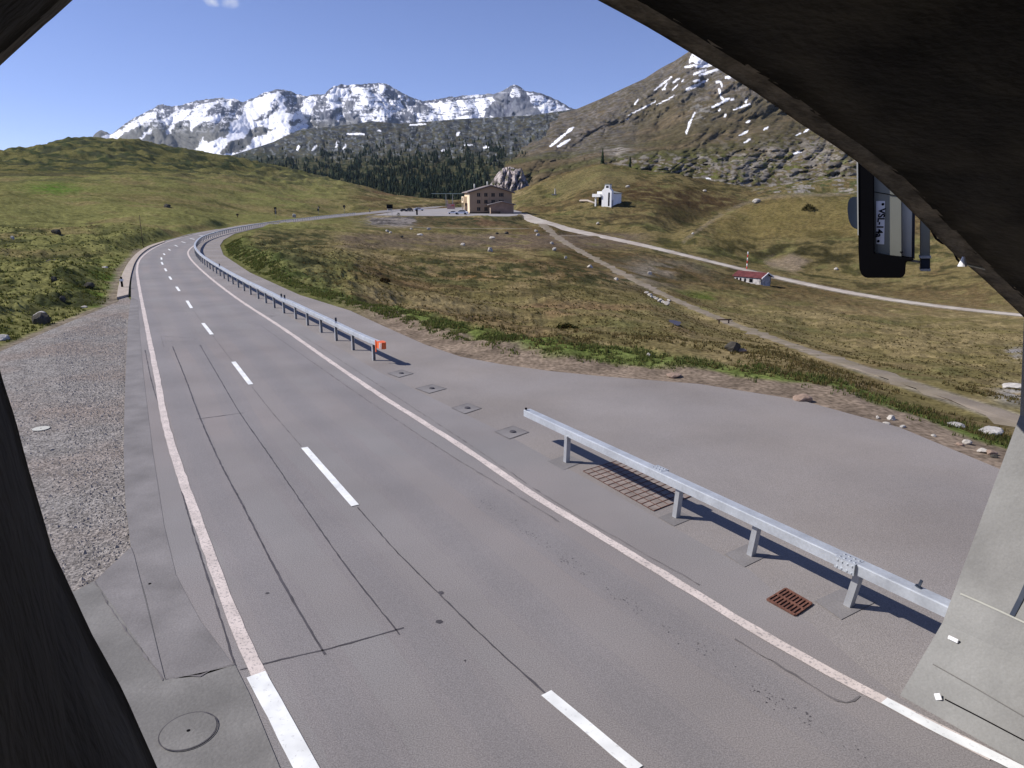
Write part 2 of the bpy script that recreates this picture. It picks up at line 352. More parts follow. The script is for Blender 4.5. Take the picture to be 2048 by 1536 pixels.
# pavement outlines (bearings in photo pixels, laid on the road plane)
PAVE_OUT = [(240,590),(236,570),(244,545),(256,524),(279,502),(320,487),(400,464.5),(480,450.5),(560,441)]
INNER = [(560,448),(520,455),(470,467),(447,480),(440,491),(447,510),(500,545),(600,590),(700,621),(760,649),(850,689),(920,713),(1000,728),(1100,742),(1200,752),(1400,768),(1600,800),(1800,855),(2000,938),(2200,1025)]
GRAVEL_TOP = [(-330,790),(-150,745),(0,703),(110,656),(235,604)]
w2 = lambda L: [pt(*p)[:2] for p in L]
PAVE = np.array(w2(GRAVEL_TOP) + w2(PAVE_OUT) + w2(INNER) + [(22, 2), (20, -30), (-30, -30)])
FAR_L = [on_road(*p) for p in [(560,441),(640,432.5),(700,427.5),(760,421.5),(820,416.5),(880,412.5),(930,409)]]
FAR_R = [on_road(*p) for p in [(560,448),(600,443),(640,438.5),(700,432),(735,428.5),(800,422.5),(850,418.3),(900,414),(945,410.5)]]
FARC = [(np.array(a)+np.array(b))/2 for a, b in zip(resamp(FAR_L, 14), resamp(FAR_R, 14))]
TERR = np.array([on_road(*p) for p in [(745,430.5),(800,431.5),(860,432),(940,432.5),(1018,432.8),(1034,431),(1044,424),(1020,418),(930,414),(850,418.5),(800,422)]])
def corridor(c, wd):
    P = [on(*p) for p in resamp(np.array(c, float), step=14)]; P = np.array(P); k = np.ones(5)/5
    for j in range(3): P[:, j] = np.convolve(np.pad(P[:, j], 2, mode='edge'), k, 'valid')
    P = resamp(P, step=4.); k = np.hanning(13)[1:-1]; k /= k.sum()
    for t_ in range(2):
        for j in range(3): P[:, j] = np.convolve(np.pad(P[:, j], 5, mode='reflect', reflect_type='odd'), k, 'valid')
    return P, wd
SIDE, SIDE_W = corridor([(1028,424),(1060,437),(1100,451),(1150,463),(1200,472),(1280,488),(1350,505),(1430,526),(1500,541),(1600,567),(1700,586),(1800,604),(1900,617),(2048,630),(2250,650)], 2.0)
TRAIL, TRAIL_W = corridor([(1075,440),(1105,467),(1140,492),(1190,517),(1250,550),(1310,582),(1380,614),(1450,643),(1530,672),(1620,701),(1700,731),(1780,757),(1860,783),(1950,812),(2048,842),(2200,890)], 1.3)
FOOT, FOOT_W = corridor([(742,453),(800,454.5),(900,456),(990,458),(1065,457)], 1.0)
SLIP, SLIP_W = corridor([(1110,470),(1140,473),(1180,471)], 2.2)
CORR = [(FARC, 4.6, 4.), (SIDE, 2.6, 14.), (TRAIL, .8, 5.), (FOOT, 1.3, 2.), (SLIP, 2.4, 3.)]
PAVE_X = PAVE
def height(x, y, detail=True, parts=False):
    x = np.asarray(x, float); y = np.asarray(y, float); r = np.hypot(x, y); th = np.arctan2(x, y)
    z = base.at(th, r)
    dP = sdist(x, y, PAVE); dC = np.full(x.shape, 1e9)
    mP = 1-sst(.3, 3.5, dP); z = z*(1-mP) + (-.05)*mP
    for P, w, mg in CORR:
        d, zz = seg_dist(x, y, P); m = 1-sst(w, w+mg, d); z = z*(1-m)+(zz-.04)*m; dC = np.minimum(dC, d-w)
    dT, zt = seg_dist(x, y, TERR, True); sT = np.where(inside(x, y, TERR), -dT, dT); zT = zroad(r); m = 1-sst(.3, 3., sT); z = z*(1-m)+(zT-.04)*m
    keep = sst(.2, 3., dP)*sst(0, 2.5, dC)*sst(.2, 2.5, sT)
    if detail:
        pxm = r*.0014                                        # what the mesh can carry at this range
        n = np.zeros(x.shape); left = sst(.02, -.12, th+.16)
        rough = .75+.55*left*sst(30, 55, r)*(1-sst(80, 150, r))
        for i, (wl, am) in enumerate([(.55,.055),(1.1,.10),(2.3,.15),(4.8,.22),(11,.34),(26,.5)]):
            f = 1-sst(.28, .55, pxm/wl)
            q = noise(x/wl+i*3.1, y/wl*1.15-i*5.7, 40+i)
            q = np.where(i < 4, 1-2.2*np.abs(q), q*1.6)       # rounded humps with creases between them
            n += am*f*q*(rough if i < 4 else np.minimum(1, r/60))
        far = sst(300, 520, r); fl = sst(430, 620, r)*left
        n += (.5-2*np.abs(noise(x/60., y/60., 77)))*3.2*fl + (.5-2*np.abs(noise(x/22., y/22., 78)))*(1.0*sst(250, 350, r)+1.6*fl) + (.5-2*np.abs(noise(x/9., y/9., 79)))*1.0*far*left
        z = z + n*keep*(.3+.7*sst(3, 16, dC))
    if parts: return z, dP, dC, sT, keep
    return z
def ground(x, y): return float(height(np.array([x]), np.array([y]))[0])
def place(u, v):
    q = base.hit(u, v); r = math.hypot(q[0], q[1]); z = ground(q[0], q[1]); return Vector((q[0], q[1], z))
def uvblob(u, v, cu, cv, du, dv): return np.exp(-((u-cu)/du)**2-((v-cv)/dv)**2)
def build_land():
    th = np.concatenate([np.linspace(R(-80), R(-43), 40)[:-1], np.linspace(R(-43), R(43), 1000), np.linspace(R(43), R(80), 40)[1:]])
    rr = [2.5]
    while rr[-1] < 1150: rr.append(rr[-1] + max(.14, rr[-1]*.0062))
    rr = np.array(rr); A, B = np.meshgrid(th, rr); x = np.sin(A)*B; y = np.cos(A)*B
    z, dP, dC, sT, keep = height(x, y, parts=True)
    u, v = bearing(x, y, z); r = B
    n1 = fbm(x/14., y/14., 4, 3); n2 = fbm(x/3.2, y/3.2, 3, 9); n3 = fbm(x/60., y/60., 3, 21); n4 = fbm(x/6., y/6., 4, 31)
    C = lambda *c: np.array(c)[None, None, :]
    def lay(col, c, m): m = np.clip(m, 0, 1)[..., None]; return col*(1-m)+np.asarray(c)*m
    c = np.ones(x.shape+(3,))*C(.115, .097, .042)                                  # dull olive-brown spring turf
    c = lay(c, (.185,.148,.075), sst(-.05, .25, n1+.5*n2))                             # straw
    c = lay(c, (.088,.086,.036), sst(.04, .34, -n1+.6*n4)*.8)
    c = lay(c, (.105,.066,.038), sst(.05, .25, n3+.6*n4)*.75)
    c = lay(c, (.05,.045,.022), sst(.1, .3, n4+.6*n2)*.7)                            # greener
    left = sst(760, 640, u)
    c = lay(c, (.14,.142,.052), left*.88*sst(-.4, .3, n3+n1*.5+.2))
    c = lay(c, (.155,.128,.06), left*sst(.0, .3, n1-.3*n3)*.8)
    dk = left*sst(.08, .3, n2+.4*n4)*sst(460, 560, v)                               # dark bilberry humps near the road
    c = lay(c, (.042,.052,.02), dk*.8)
    c = lay(c, (.03,.036,.018), left*sst(420, 470, v)*sst(.1, .28, fbm(x/5.5, y/5.5, 3, 33))*.8*sst(300, 180, u))
    c = lay(c, (.07,.125,.022), left*uvblob(u, v, 110, 378, 55, 14)*sst(-.35, .1, n2))
    c = lay(c, (.08,.125,.022), uvblob(u, v, 215, 585, 35, 55)*sst(-.2, .2, n2)*.9)
    hl = left*sst(352, 338, v)                                                     # the scrubby hill on the skyline
    n5 = fbm(x/26., y/26., 4, 51)
    c = lay(c, (.10,.092,.036), hl*.8); c = lay(c, (.034,.044,.02), hl*sst(-.12, .03, n5+.3*n4)*.95); c = lay(c, (.05,.052,.03), left*sst(380, 352, v)*sst(.08, .2, n5)*.7)
    c = lay(c, (.10,.095,.036), hl*sst(.1, .3, n1))
    rt = sst(1040, 1110, u)*sst(640, 540, v)                                       # hummocks on the right
    c = lay(c, (.125,.1,.045), rt*.8)
    c = lay(c, (.085,.06,.03), rt*sst(-.02, .22, n3*1.1+n4*.6)*.8)
    c = lay(c, (.05,.048,.018), rt*sst(.12, .3, -n3*.7+n4*.8)*.85)
    c = lay(c, (.085,.095,.034), rt*sst(.15, .35, n1-n3*.5)*.5)
    c = lay(c, (.045,.042,.02), rt*sst(.06, .2, n4+.5*n2+.3*n3)*.75)
    for cu, cv, du, dv in [(1650,512,70,16),(1500,495,60,14),(1560,440,40,12),(1400,378,80,8),(1250,385,60,6),(1320,400,110,10),(1640,470,60,10)]:
        c = lay(c, (.052,.045,.018), uvblob(u, v, cu, cv, du, dv)*sst(-.3, .15, n4)*.9)
    mid = sst(640, 700, u)*sst(1330, 1250, u)
    c = lay(c, (.115,.088,.066), mid*sst(462, 472, v)*sst(505, 488, v)*sst(-.3, .2, n4+.2)*.75)   # trampled purple-brown field
    c = lay(c, (.13,.075,.028), mid*uvblob(u, v, 900, 545, 200, 22)*sst(-.1, .25, n1)*.9)
    c = lay(c, (.19,.15,.075), sst(700, 800, u)*sst(575, 620, v)*sst(-.25, .2, n4+.2*n1)*sst(9, 5, -dP*0+dP*0+4)*.5)
    sl = sst(690, 640, u)*sst(440, 520, u)*sst(445, 470, v)*(dP > 0)                # dark bushy slope inside the bend
    c = lay(c, (.1,.085,.042), sl*.55); c = lay(c, (.036,.04,.02), sl*sst(-.1, .12, n2+n4)*.85)
    c = lay(c, (.06,.058,.026), uvblob(u, v, 900, 443, 160, 8)*sst(-.2, .2, n4)*.9)
    c = lay(c, (.075,.1,.022), sst(1250, 1330, u)*uvblob(u, v, 1400, 600, 130, 18)*sst(0, .3, n1)*.9)
    c = lay(c, (.2,.175,.14), uvblob(u, v, 1310, 545, 75, 24)*sst(-.15, .2, n1+.15)*.8)           # gravelly patch beside the trail
    rk = uvblob(u, v, 790, 443, 48, 9)*1.6                                         # stony embankment
    c = lay(c, (.22,.2,.18), rk*sst(-.3, .2, n2))
    c = lay(c, (.22,.21,.19), uvblob(u, v, 2035, 790, 38, 18)*1.4*sst(-.2, .1, n2))
    c = lay(c, (.2,.19,.18), uvblob(u, v, 2030, 705, 18, 12)*1.2*sst(-.2, .1, n2))
    rk2 = sst(1480, 1560, u)*sst(392, 384, v)*sst(-.05, .1, n2+n1)                  # rocky knolls behind the hummocks
    c = lay(c, (.2,.185,.165), rk2*sst(.02, .12, fbm(x/9., y/9., 4, 61)))
    c = lay(c, (.06,.07,.03), rk2*sst(.05, .2, -fbm(x/9., y/9., 4, 61)))
    vg = (th[None, :] > .0-.5) & (u > 430) & (dP > 0) & ((v > 454) | (u > 900))                              # verge along the layby
    jit = n2*1.1+n4*.8
    c = lay(c, (.165,.13,.098), np.where(vg, sst(2.6, 1.6, dP+jit)*sst(640, 760, u), 0))
    c = lay(c, (.08,.12,.028), np.where(vg, sst(1.6, 2.4, dP+jit)*sst(4.2, 2.8, dP+jit)*(.3+.45*sst(640, 800, u)), 0))
    c = lay(c, (.088,.095,.034), np.where(vg, sst(3, .5, dP+jit)*sst(800, 640, u)*.6, 0))
    c = lay(c, (.17,.14,.12), np.where((u < 330) & (dP > 0), sst(.9, .2, dP+.5*jit)*.8, 0))
    c = lay(c, (.2,.18,.15), sst(.1, -.5, dC)*.9)
    # the rounded knolls on the right: eroded pale rim, lit flanks and shaded reddish hollows painted into the cover
    def stripe(L, w):
        m = np.zeros(x.shape)
        for p, q in zip(L, L[1:]):
            ex, ey = q[0]-p[0], q[1]-p[1]; t = np.clip(((u-p[0])*ex+(v-p[1])*ey)/(ex*ex+ey*ey), 0, 1); m = np.maximum(m, 1-sst(.3*w, w, np.hypot(u-p[0]-t*ex, v-p[1]-t*ey)+n2*4))
        return m
    def area(L, soft=8): return sst(soft, -soft, sdist(u+n4*22, v+n4*8, L))
    ok = (r > 150) & (r < 480)
    c = lay(c, (.055,.036,.02), area([(1235,385),(1290,372),(1330,378),(1400,383),(1475,392),(1500,402),(1460,414),(1410,424),(1330,412),(1270,402)])*ok*sst(-.35, .1, n4+.3*n2)*.85)
    c = lay(c, (.04,.03,.016), area([(1300,402),(1380,414),(1450,412),(1410,434),(1370,448),(1330,436)])*ok*.7)
    c = lay(c, (.13,.105,.04), area([(1440,440),(1500,412),(1570,396),(1680,396),(1780,410),(1800,470),(1640,470),(1500,480),(1420,490)], 14)*ok*.65)
    c = lay(c, (.03,.027,.013), area([(1480,500),(1540,486),(1640,490),(1720,500),(1700,530),(1600,532),(1520,522)], 10)*ok*sst(-.3, .15, n4)*.9)
    c = lay(c, (.2,.165,.12), stripe([(1368,482),(1400,458),(1440,430),(1485,408),(1540,395),(1600,390),(1690,389)], 5)*ok*.38*sst(-.3, .3, n4+.2))
    c = lay(c, (.19,.15,.11), area([(1530,520),(1580,508),(1620,520),(1590,545),(1540,535)], 6)*ok*.7)
    c = lay(c, (.125,.105,.05), area([(1090,370),(1180,332),(1280,345),(1260,368),(1180,380),(1110,392)], 8)*ok*.6)
    c = lay(c, (.05,.04,.022), area([(1210,428),(1300,430),(1330,445),(1260,452),(1180,440)], 5)*ok*sst(-.3, .15, n4)*.8)
    bank = area([(828,434),(940,435.5),(1020,437),(1048,452),(960,453),(830,451),(800,447)], 4)*(r > 150)*(r < 300)
    c = lay(c, (.075,.062,.034), bank*.85); c = lay(c, (.03,.034,.018), bank*sst(-.05, .2, n4+.4*n2)*.9); c = lay(c, (.12,.075,.045), bank*sst(.1, .3, n1-.4*n2)*.7)
    st_ = area([(738,434),(770,433.5),(826,434),(832,444),(822,451),(742,451)], 3)*(r > 150)*(r < 300)
    c = lay(c, (.17,.155,.145), st_*.9); c = lay(c, (.05,.045,.042), st_*sst(.02, .2, n4+.5*n2)*.85)
    belt = area([(690,528),(800,520),(900,514),(1050,522),(1180,535),(1290,556),(1240,572),(1100,568),(960,566),(800,562),(700,548)], 9)*(r > 40)*(r < 160)
    c = lay(c, (.035,.038,.018), belt*sst(.0, .16, fbm(x/3.2, y/4.4, 4, 63))*.85); c = lay(c, (.19,.14,.075), belt*sst(.05, .22, -fbm(x/3.2, y/4.4, 4, 63))*.6)
    c = lay(c, (.14,.085,.05), area([(960,640),(1100,600),(1300,610),(1420,660),(1300,675),(1100,660)], 14)*(r < 90)*sst(-.1, .2, n1+.4*n4)*.55)
    c = c*1.16
    nr, nc = x.shape; idx = np.arange(nr*nc).reshape(nr, nc)
    q = np.stack([idx[:-1,:-1], idx[:-1,1:], idx[1:,1:], idx[1:,:-1]], -1).reshape(-1, 4)
    o = raw('ground', np.stack([x, y, z], -1).reshape(-1, 3), q[:, ::-1], M['land'], smooth=True, col=c.reshape(-1, 3))
    me = o.data
    if sum(p.normal.z for p in list(me.polygons)[:50]) < 0: me.flip_normals()
    tag(o, kind='structure')
    bm = bmesh.new(); bmesh.ops.create_circle(bm, cap_ends=True, segments=48, radius=60); bmesh.ops.translate(bm, vec=(0, -55, -.07), verts=bm.verts)
    g = from_bm('ground', bm, M['gravel']); tag(g, kind='structure')
build_land()
# ------------------------------------------------------------------ mountains
def capsule(u, v, a, b, w):
    ax, ay = a; bx_, by = b; ex, ey = bx_-ax, by-ay
    t = np.clip(((u-ax)*ex+(v-ay)*ey)/(ex*ex+ey*ey+1e-9), 0, 1); return np.hypot(u-ax-t*ex, v-ay-t*ey)-w*(.55+.45*np.sin(np.pi*np.clip(t, .05, .95)))
def mountain(name, cols, u0, u1, r0, r1, nc, nr, disp, colour, tail=.5, sm='far', kind='structure'):
    L = Land(cols, r0*.8, r1*1.6, tail=tail, sm=7)
    a0 = math.atan2(*ray(u0, 300)[:2]); a1 = math.atan2(*ray(u1, 300)[:2]); th = np.linspace(a0, a1, nc)
    rr = np.exp(np.linspace(math.log(r0), math.log(r1), nr)); A, B = np.meshgrid(th, rr); x = np.sin(A)*B; y = np.cos(A)*B
    z = L.at(A, B); sky_r = np.interp(A, [math.atan2(*ray(k, 250)[:2]) for k in sorted(cols)], [cols[k][-1][1] for k in sorted(cols)])
    f = B/sky_r; X = A*r1; Y = (z-CAM_H)/B*r1                      # across and up the face, in metres at the far rim
    dr, dz = disp(X, Y, x, y, f); g = 1+dr/B; x = x*g; y = y*g; z = CAM_H+(z-CAM_H)*g + dz
    u, v = bearing(x, y, z); c = colour(x, y, z, u, v, f)
    idx = np.arange(nr*nc).reshape(nr, nc); q = np.stack([idx[:-1,:-1], idx[1:,:-1], idx[1:,1:], idx[:-1,1:]], -1).reshape(-1, 4)[:, ::-1]
    o = raw(name, np.stack([x, y, z], -1).reshape(-1, 3), q, M[sm], smooth=True, col=c.reshape(-1, 3))
    if np.mean([p.normal.z for p in list(o.data.polygons)[::500]]) < 0: o.data.flip_normals()
    tag(o, kind=kind); return L
def lay(c, k, m): m = np.clip(m, 0, 1)[..., None]; return c*(1-m)+np.asarray(k)*m
SKYLINE = [(120,330),(180,286),(190,270),(203,262),(215,265),(222,272),(240,258),(262,242),(290,228),(316,214),(326,210),(333,214),(345,215),(362,213),(378,208),(400,203),(422,200),(445,198),(470,201),(488,206),(505,200),(522,191),(545,183),(560,181),(580,184),(598,192),(607,194),(628,192),(640,191),(650,191),(657,182),(670,174),(690,172),(712,172),(735,170),(766,168),(780,174),(800,185),(822,197),(846,204),(860,203),(895,197),(935,193),(968,191),(990,190),(1005,184),(1020,175),(1030,170),(1040,176),(1050,184),(1070,186),(1095,194),(1120,205),(1140,217),(1160,226),(1230,240),(1340,250)]
RANGE = {u: [(352 if u < 500 else 335, 3300), ((v*.45+335*.55), 4400), (v, 5600)] for u, v in SKYLINE}
S_ON = [
 [(188,283),(215,268),(235,262),(262,243),(290,228),(312,222),(308,235),(280,252),(255,262),(238,275),(225,284)],
 [(320,246),(348,223),(363,218),(384,222),(363,242),(332,250)],
 [(389,212),(437,201),(433,210),(418,218),(406,235),(442,227),(440,242),(426,247),(409,242),(392,253),(385,263),(382,239),(368,242),(385,223)],
 [(440,203),(465,204),(460,218),(445,214)],
 [(490,208),(520,194),(534,187),(560,183),(568,200),(573,215),(575,227),(601,222),(609,197),(630,193),(632,206),(623,218),(620,232),(611,247),(620,252),(577,268),(534,292),(500,306),(460,312),(433,310),(387,301),(399,292),(402,275),(414,285),(452,273),(460,259),(460,246),(486,232),(488,218)],
 [(654,191),(661,183),(671,175),(697,176),(700,198),(685,210),(654,223),(664,213),(654,205)],
 [(702,177),(767,170),(773,177),(768,184),(777,200),(763,212),(727,223),(705,215),(712,206),(722,191),(705,189)],
 [(712,218),(731,230),(744,225),(780,201),(801,203),(806,218),(773,234),(763,246),(729,252),(722,239)],
 [(820,201),(847,208),(861,217),(861,225),(834,227),(834,246),(825,254),(854,248),(957,242),(969,225),(972,215),(991,200),(984,193),(967,195),(922,202),(888,204),(854,206)],
 [(1032,173),(1040,188),(1037,194),(1020,192),(1023,178)],
 [(1051,186),(1066,188),(1110,203),(1145,224),(1110,230),(1087,229),(1063,206)],
 [(1042,234),(1057,227),(1056,236),(1032,241)], [(672,233),(690,228),(684,236),(676,247)], [(972,235),(982,230),(990,236)],
 [(330,262),(345,248),(352,250),(336,270)],[(280,276),(302,257),(306,258),(286,278)],
]
S_OFF = [
 [(526,252),(544,259),(530,270),(505,275),(500,290),(480,305),(440,309),(452,285),(490,276),(503,257)],
 [(575,244),(585,237),(606,239),(602,247),(582,252)], [(577,225),(592,225),(585,230)],
 [(562,183),(582,185),(606,196),(596,206),(601,220),(585,220),(565,206),(572,201),(565,190)],
 [(549,198),(558,215),(543,232),(526,241),(507,243),(522,230),(544,220)],
 [(676,196),(697,196),(690,206),(680,204)], [(735,183),(757,173),(752,186)], [(738,222),(765,210),(760,224)], [(900,230),(955,222),(940,232)],
]
def range_disp(X, Y, x, y, f):
    w = fbm(X/500., Y/500., 3, 2)*160; e = sst(0, .06, f-.5)
    n = (ridged((X+w+Y*.35)/700., (Y*.55)/700., 5, 3)-.45)*620 + (ridged((X-Y*.5+w)/210., Y/260., 4, 8)-.45)*110 + (ridged(X/60., Y/60., 3, 4)-.45)*20
    return n*e, fbm(X/55., Y*0, 4, 6)*14*sst(.9, 1, f)
def range_col(x, y, z, u, v, f):
    wu = fbm(u/9., v/9., 3, 61)*7+fbm(u/30., v/30., 2, 66)*4; wv = fbm(u/9., v/9., 3, 62)*5; a = u+wu; b = v+wv
    m = np.zeros(x.shape)
    for P in S_ON: m = np.maximum(m, sst(1.0, -1.0, sdist(a, b, P)))
    for P in S_OFF: m = np.minimum(m, sst(-1.0, 1.0, sdist(a, b, P)))
    sp = fbm(u/12.+.3*wu, v/7., 4, 71); streak = fbm(u/8.+v/16., v/20., 3, 75)
    free = sst(.22, .26, sp+.5*streak+.09*sst(500, 460, u))*sst(275, 235, v)*sst(1.04, .99, 0*v+1)*.95
    free *= np.where((u > 975) & (u < 1085), sst(176, 190, v)*-.93+1-0*v, 1)*np.where((u > 640) & (u < 760) & (v > 226), .25, 1)*np.where(u < 520, sst(300, 260, v)*.9, 1)
    bite = sst(.25, .29, fbm(u/14.+.5*wu, v/10., 4, 81)-.03)*.95                                # rock ribs through the snow
    bite = np.maximum(bite, np.where((u > 700), sst(.17, .23, fbm(u/22., v/4.2, 4, 85)), 0))
    bite *= 1-.85*uvblob(u, v, 530, 200, 22, 14)-.95*uvblob(u, v, 505, 262, 90, 40)*(b*0+1)-.7*uvblob(u, v, 685, 185, 18, 12)
    snow = np.maximum(m*(1-np.clip(bite, 0, 1)), free)
    n = fbm(x/300., y/300., 4, 5); c = np.ones(x.shape+(3,))*np.array([.145,.155,.185]); c = lay(c, (.19,.195,.215), sst(0, .3, n)); c = lay(c, (.085,.09,.12), sst(.0, .3, -n+fbm(u/6., v/20., 3, 15)))  # bluish tones: distance haze mixed into the rock colour
    c = lay(c, (.17,.165,.13), sst(228, 262, v)*.6)
    return lay(c, (.88,.9,.95), snow)
mountain('mountain_range', RANGE, 110, 1330, 3000, 6400, 880, 260, range_disp, range_col, sm='snowy')

FOREST = {340:[(430,480),(400,700),(350,1500),(330,2600)],440:[(430,480),(400,700),(345,1500),(322,2600)],500:[(432,470),(402,660),(338,1450),(304,2600)],545:[(432,470),(402,640),(334,1400),(290,2600)],600:[(432,470),(402,640),(325,1400),(266,2600)],640:[(432,470),(402,640),(318,1400),(262,2600)],
 700:[(432,470),(402,620),(315,1400),(256,2600)],745:[(432,470),(402,620),(312,1400),(249,2600)],800:[(432,470),(402,600),(310,1300),(256,2600)],850:[(432,470),(402,600),(308,1300),(252,2600)],920:[(432,470),(402,600),(312,1250),(246,2500)],990:[(432,470),(402,600),(312,1200),(243,2400)],1060:[(432,470),(402,600),(310,1150),(240,2400)],1150:[(432,470),(402,600),(305,1150),(228,2400)],1300:[(432,470),(402,600),(305,1100),(230,2400)]}
def for_disp(X, Y, x, y, f):
    w = fbm(X/200., Y/200., 3, 2)*60; e = sst(.28, .4, f); up = sst(.45, .7, f)
    n = (ridged((X+w+.3*Y)/330., Y/300., 5, 23)-.45)*200 + (ridged((X+w)/75., Y/110., 4, 26)-.45)*(25+45*up) + (ridged(X/24., Y/30., 3, 29)-.45)*14*up
    return n*e, fbm(X/28., Y*0, 4, 6)*7*sst(.9, 1, f)
def for_col(x, y, z, u, v, f):
    n = fbm(u/22., v/8., 4, 5); k = fbm(u/9., v/4., 4, 6); c = np.ones(x.shape+(3,))*np.array([.085,.078,.042])
    c = lay(c, (.115,.095,.052), sst(0, .3, n)); c = lay(c, (.04,.046,.026), sst(-.08, .2, k))
    up = sst(330, 285, v+fbm(u/30., v/30., 3, 7)*14)
    c = lay(c, (.115,.115,.12), up*sst(-.25, .1, k+.3*fbm(u/12., v/10., 4, 10))); c = lay(c, (.1,.088,.066), up*sst(-.05, .25, n)*.85); c = lay(c, (.05,.052,.062), up*sst(.02, .2, fbm(u/16., v/8., 5, 19, .6))*.9)
    c = lay(c, (.2,.2,.205), sst(.16, .3, fbm(u/9., v/8., 5, 12, .6))*sst(345, 300, v)); c = lay(c, (.045,.055,.042), sst(600, 500, u)*sst(300, 325, v)*.7)
    c = c*np.array([.72,.78,.8])
    sn = np.zeros(x.shape); a = u+fbm(u/5., v/5., 3, 61)*3; b = v+fbm(u/5., v/5., 3, 62)*2
    for p, q, w in [((695,268),(728,268),1.6),((625,300),(632,292),2),((594,300),(598,292),1.8),((672,294),(676,282),1.8),((686,298),(692,290),1.8),((968,295),(976,294),3),((914,270),(918,266),3),((883,301),(892,300),2),((756,261),(762,262),1.2),((820,250),(850,248),1.5),((930,290),(945,290),1.2)]:
        sn = np.maximum(sn, sst(1.2, -.6, capsule(a, b, p, q, w)))
    return lay(c, (.85,.87,.92), sn)
FL = mountain('forest_slope', FOREST, 330, 1290, 480, 2800, 800, 260, for_disp, for_col)

PEAK = {1000:[(405,430),(350,800),(300,1500),(262,2300)],1060:[(405,430),(345,800),(290,1400),(246,2300)],1110:[(405,430),(345,760),(285,1300),(236,2250)],1150:[(405,430),(340,720),(285,1250),(227,2200)],1200:[(405,430),(335,700),(280,1200),(207,2200)],1250:[(405,430),(332,690),(275,1200),(184,2200)],1290:[(405,430),(332,680),(270,1200),(166,2200)],1320:[(405,430),(335,660),(268,1200),(146,2200)],1345:[(405,430),(335,660),(262,1200),(134,2200)],
 1370:[(405,430),(336,650),(256,1200),(118,2200)],1390:[(405,430),(338,640),(252,1200),(105,2200)],1410:[(405,430),(338,640),(250,1200),(107,2200)],1500:[(405,430),(345,620),(240,1200),(70,2200)],1700:[(405,430),(350,600),(235,1200),(0,2200)],2048:[(405,430),(335,600),(200,1200),(-110,2200)],2500:[(405,430),(335,600),(200,1200),(-150,2200)]}
STRIPS = [((1070+0,465),(1245,325),9),((1150,460),(1200,390),6),((1165,455),(1185,448),9),((1260,385),(1325,340),9),((1255,460),(1310,405),6),((1355,372),(1368,355),7),((1380,228),(1500,205),12),((1500,222),(1680,200),16),((1450,150),(1620,170),34),((1470,95),(1540,140),20),((1430,180),(1460,100),12),((1470,300),(1600,250),10),((1530,310),(1730,245),13),((1400,455),(1530,400),16),((1530,395),(1620,355),8),((1470,375),(1530,360),10),((1800,335),(1860,325),16),((1700,380),(1755,378),11),((1750,385),(1758,430),9),((1735,450),(1742,500),11),((1745,520),(1790,580),12),((1780,575),(1835,548),14),((1770,585),(1660,638),9),((1850,562),(1885,548),10),((1725,675),(1745,655),8),((1790,735),(1800,710),9),((805,718),(1085,580),5),((1100,610),(1290,510),4),((865,608),(905,555),8),((780,765),(808,750),7),((1395,905),(1412,850),11),((1415,850),(1440,770),12),((1445,770),(1485,690),7),((5,1035),(170,900),13),((170,900),(235,845),14),((80,1040),(200,970),14),((1945,925),(2030,878),11),((1990,1000),(2048,965),11),((2010,795),(2048,775),10),((1880,665),(2048,600),6),((2005,590),(2015,545),9)]
STRIPS = [((1100+a[0]/5.12, 90+a[1]/5.12), (1100+b[0]/5.12, 90+b[1]/5.12), w/5.12) for a, b, w in STRIPS]
STRIPS += [((1350+a[0]/5.12, 180+a[1]/5.12), (1350+b[0]/5.12, 180+b[1]/5.12), w/5.12) for a, b, w in [((908,405),(955,380),10),((730,335),(765,318),8),((1320,430),(1375,400),9),((1240,465),(1290,440),6),((1215,655),(1285,632),12),((640,188),(770,145),7),((320,905),(360,905),7)]]
def peak_disp(X, Y, x, y, f):
    w = fbm(X/200., Y/200., 3, 2)*70; e = sst(.2, .3, f); hi = sst(.35, .7, f)
    a = .85*X+.5*Y; b = .85*Y-.5*X
    n = (ridged((a+w)/420., b/230., 5, 33)-.45)*150 + (ridged((a+w)/120., b/50., 4, 36)-.45)*(16+22*hi) + (ridged(a/34., b/16., 4, 39)-.45)*(4+6*hi)
    lo = (1-sst(.4, .55, f))
    n = n + (ridged(X/70., Y/26., 5, 41)-.5)*26*lo
    return n*e, fbm(X/30., Y*0, 4, 6)*6*sst(.9, 1, f)
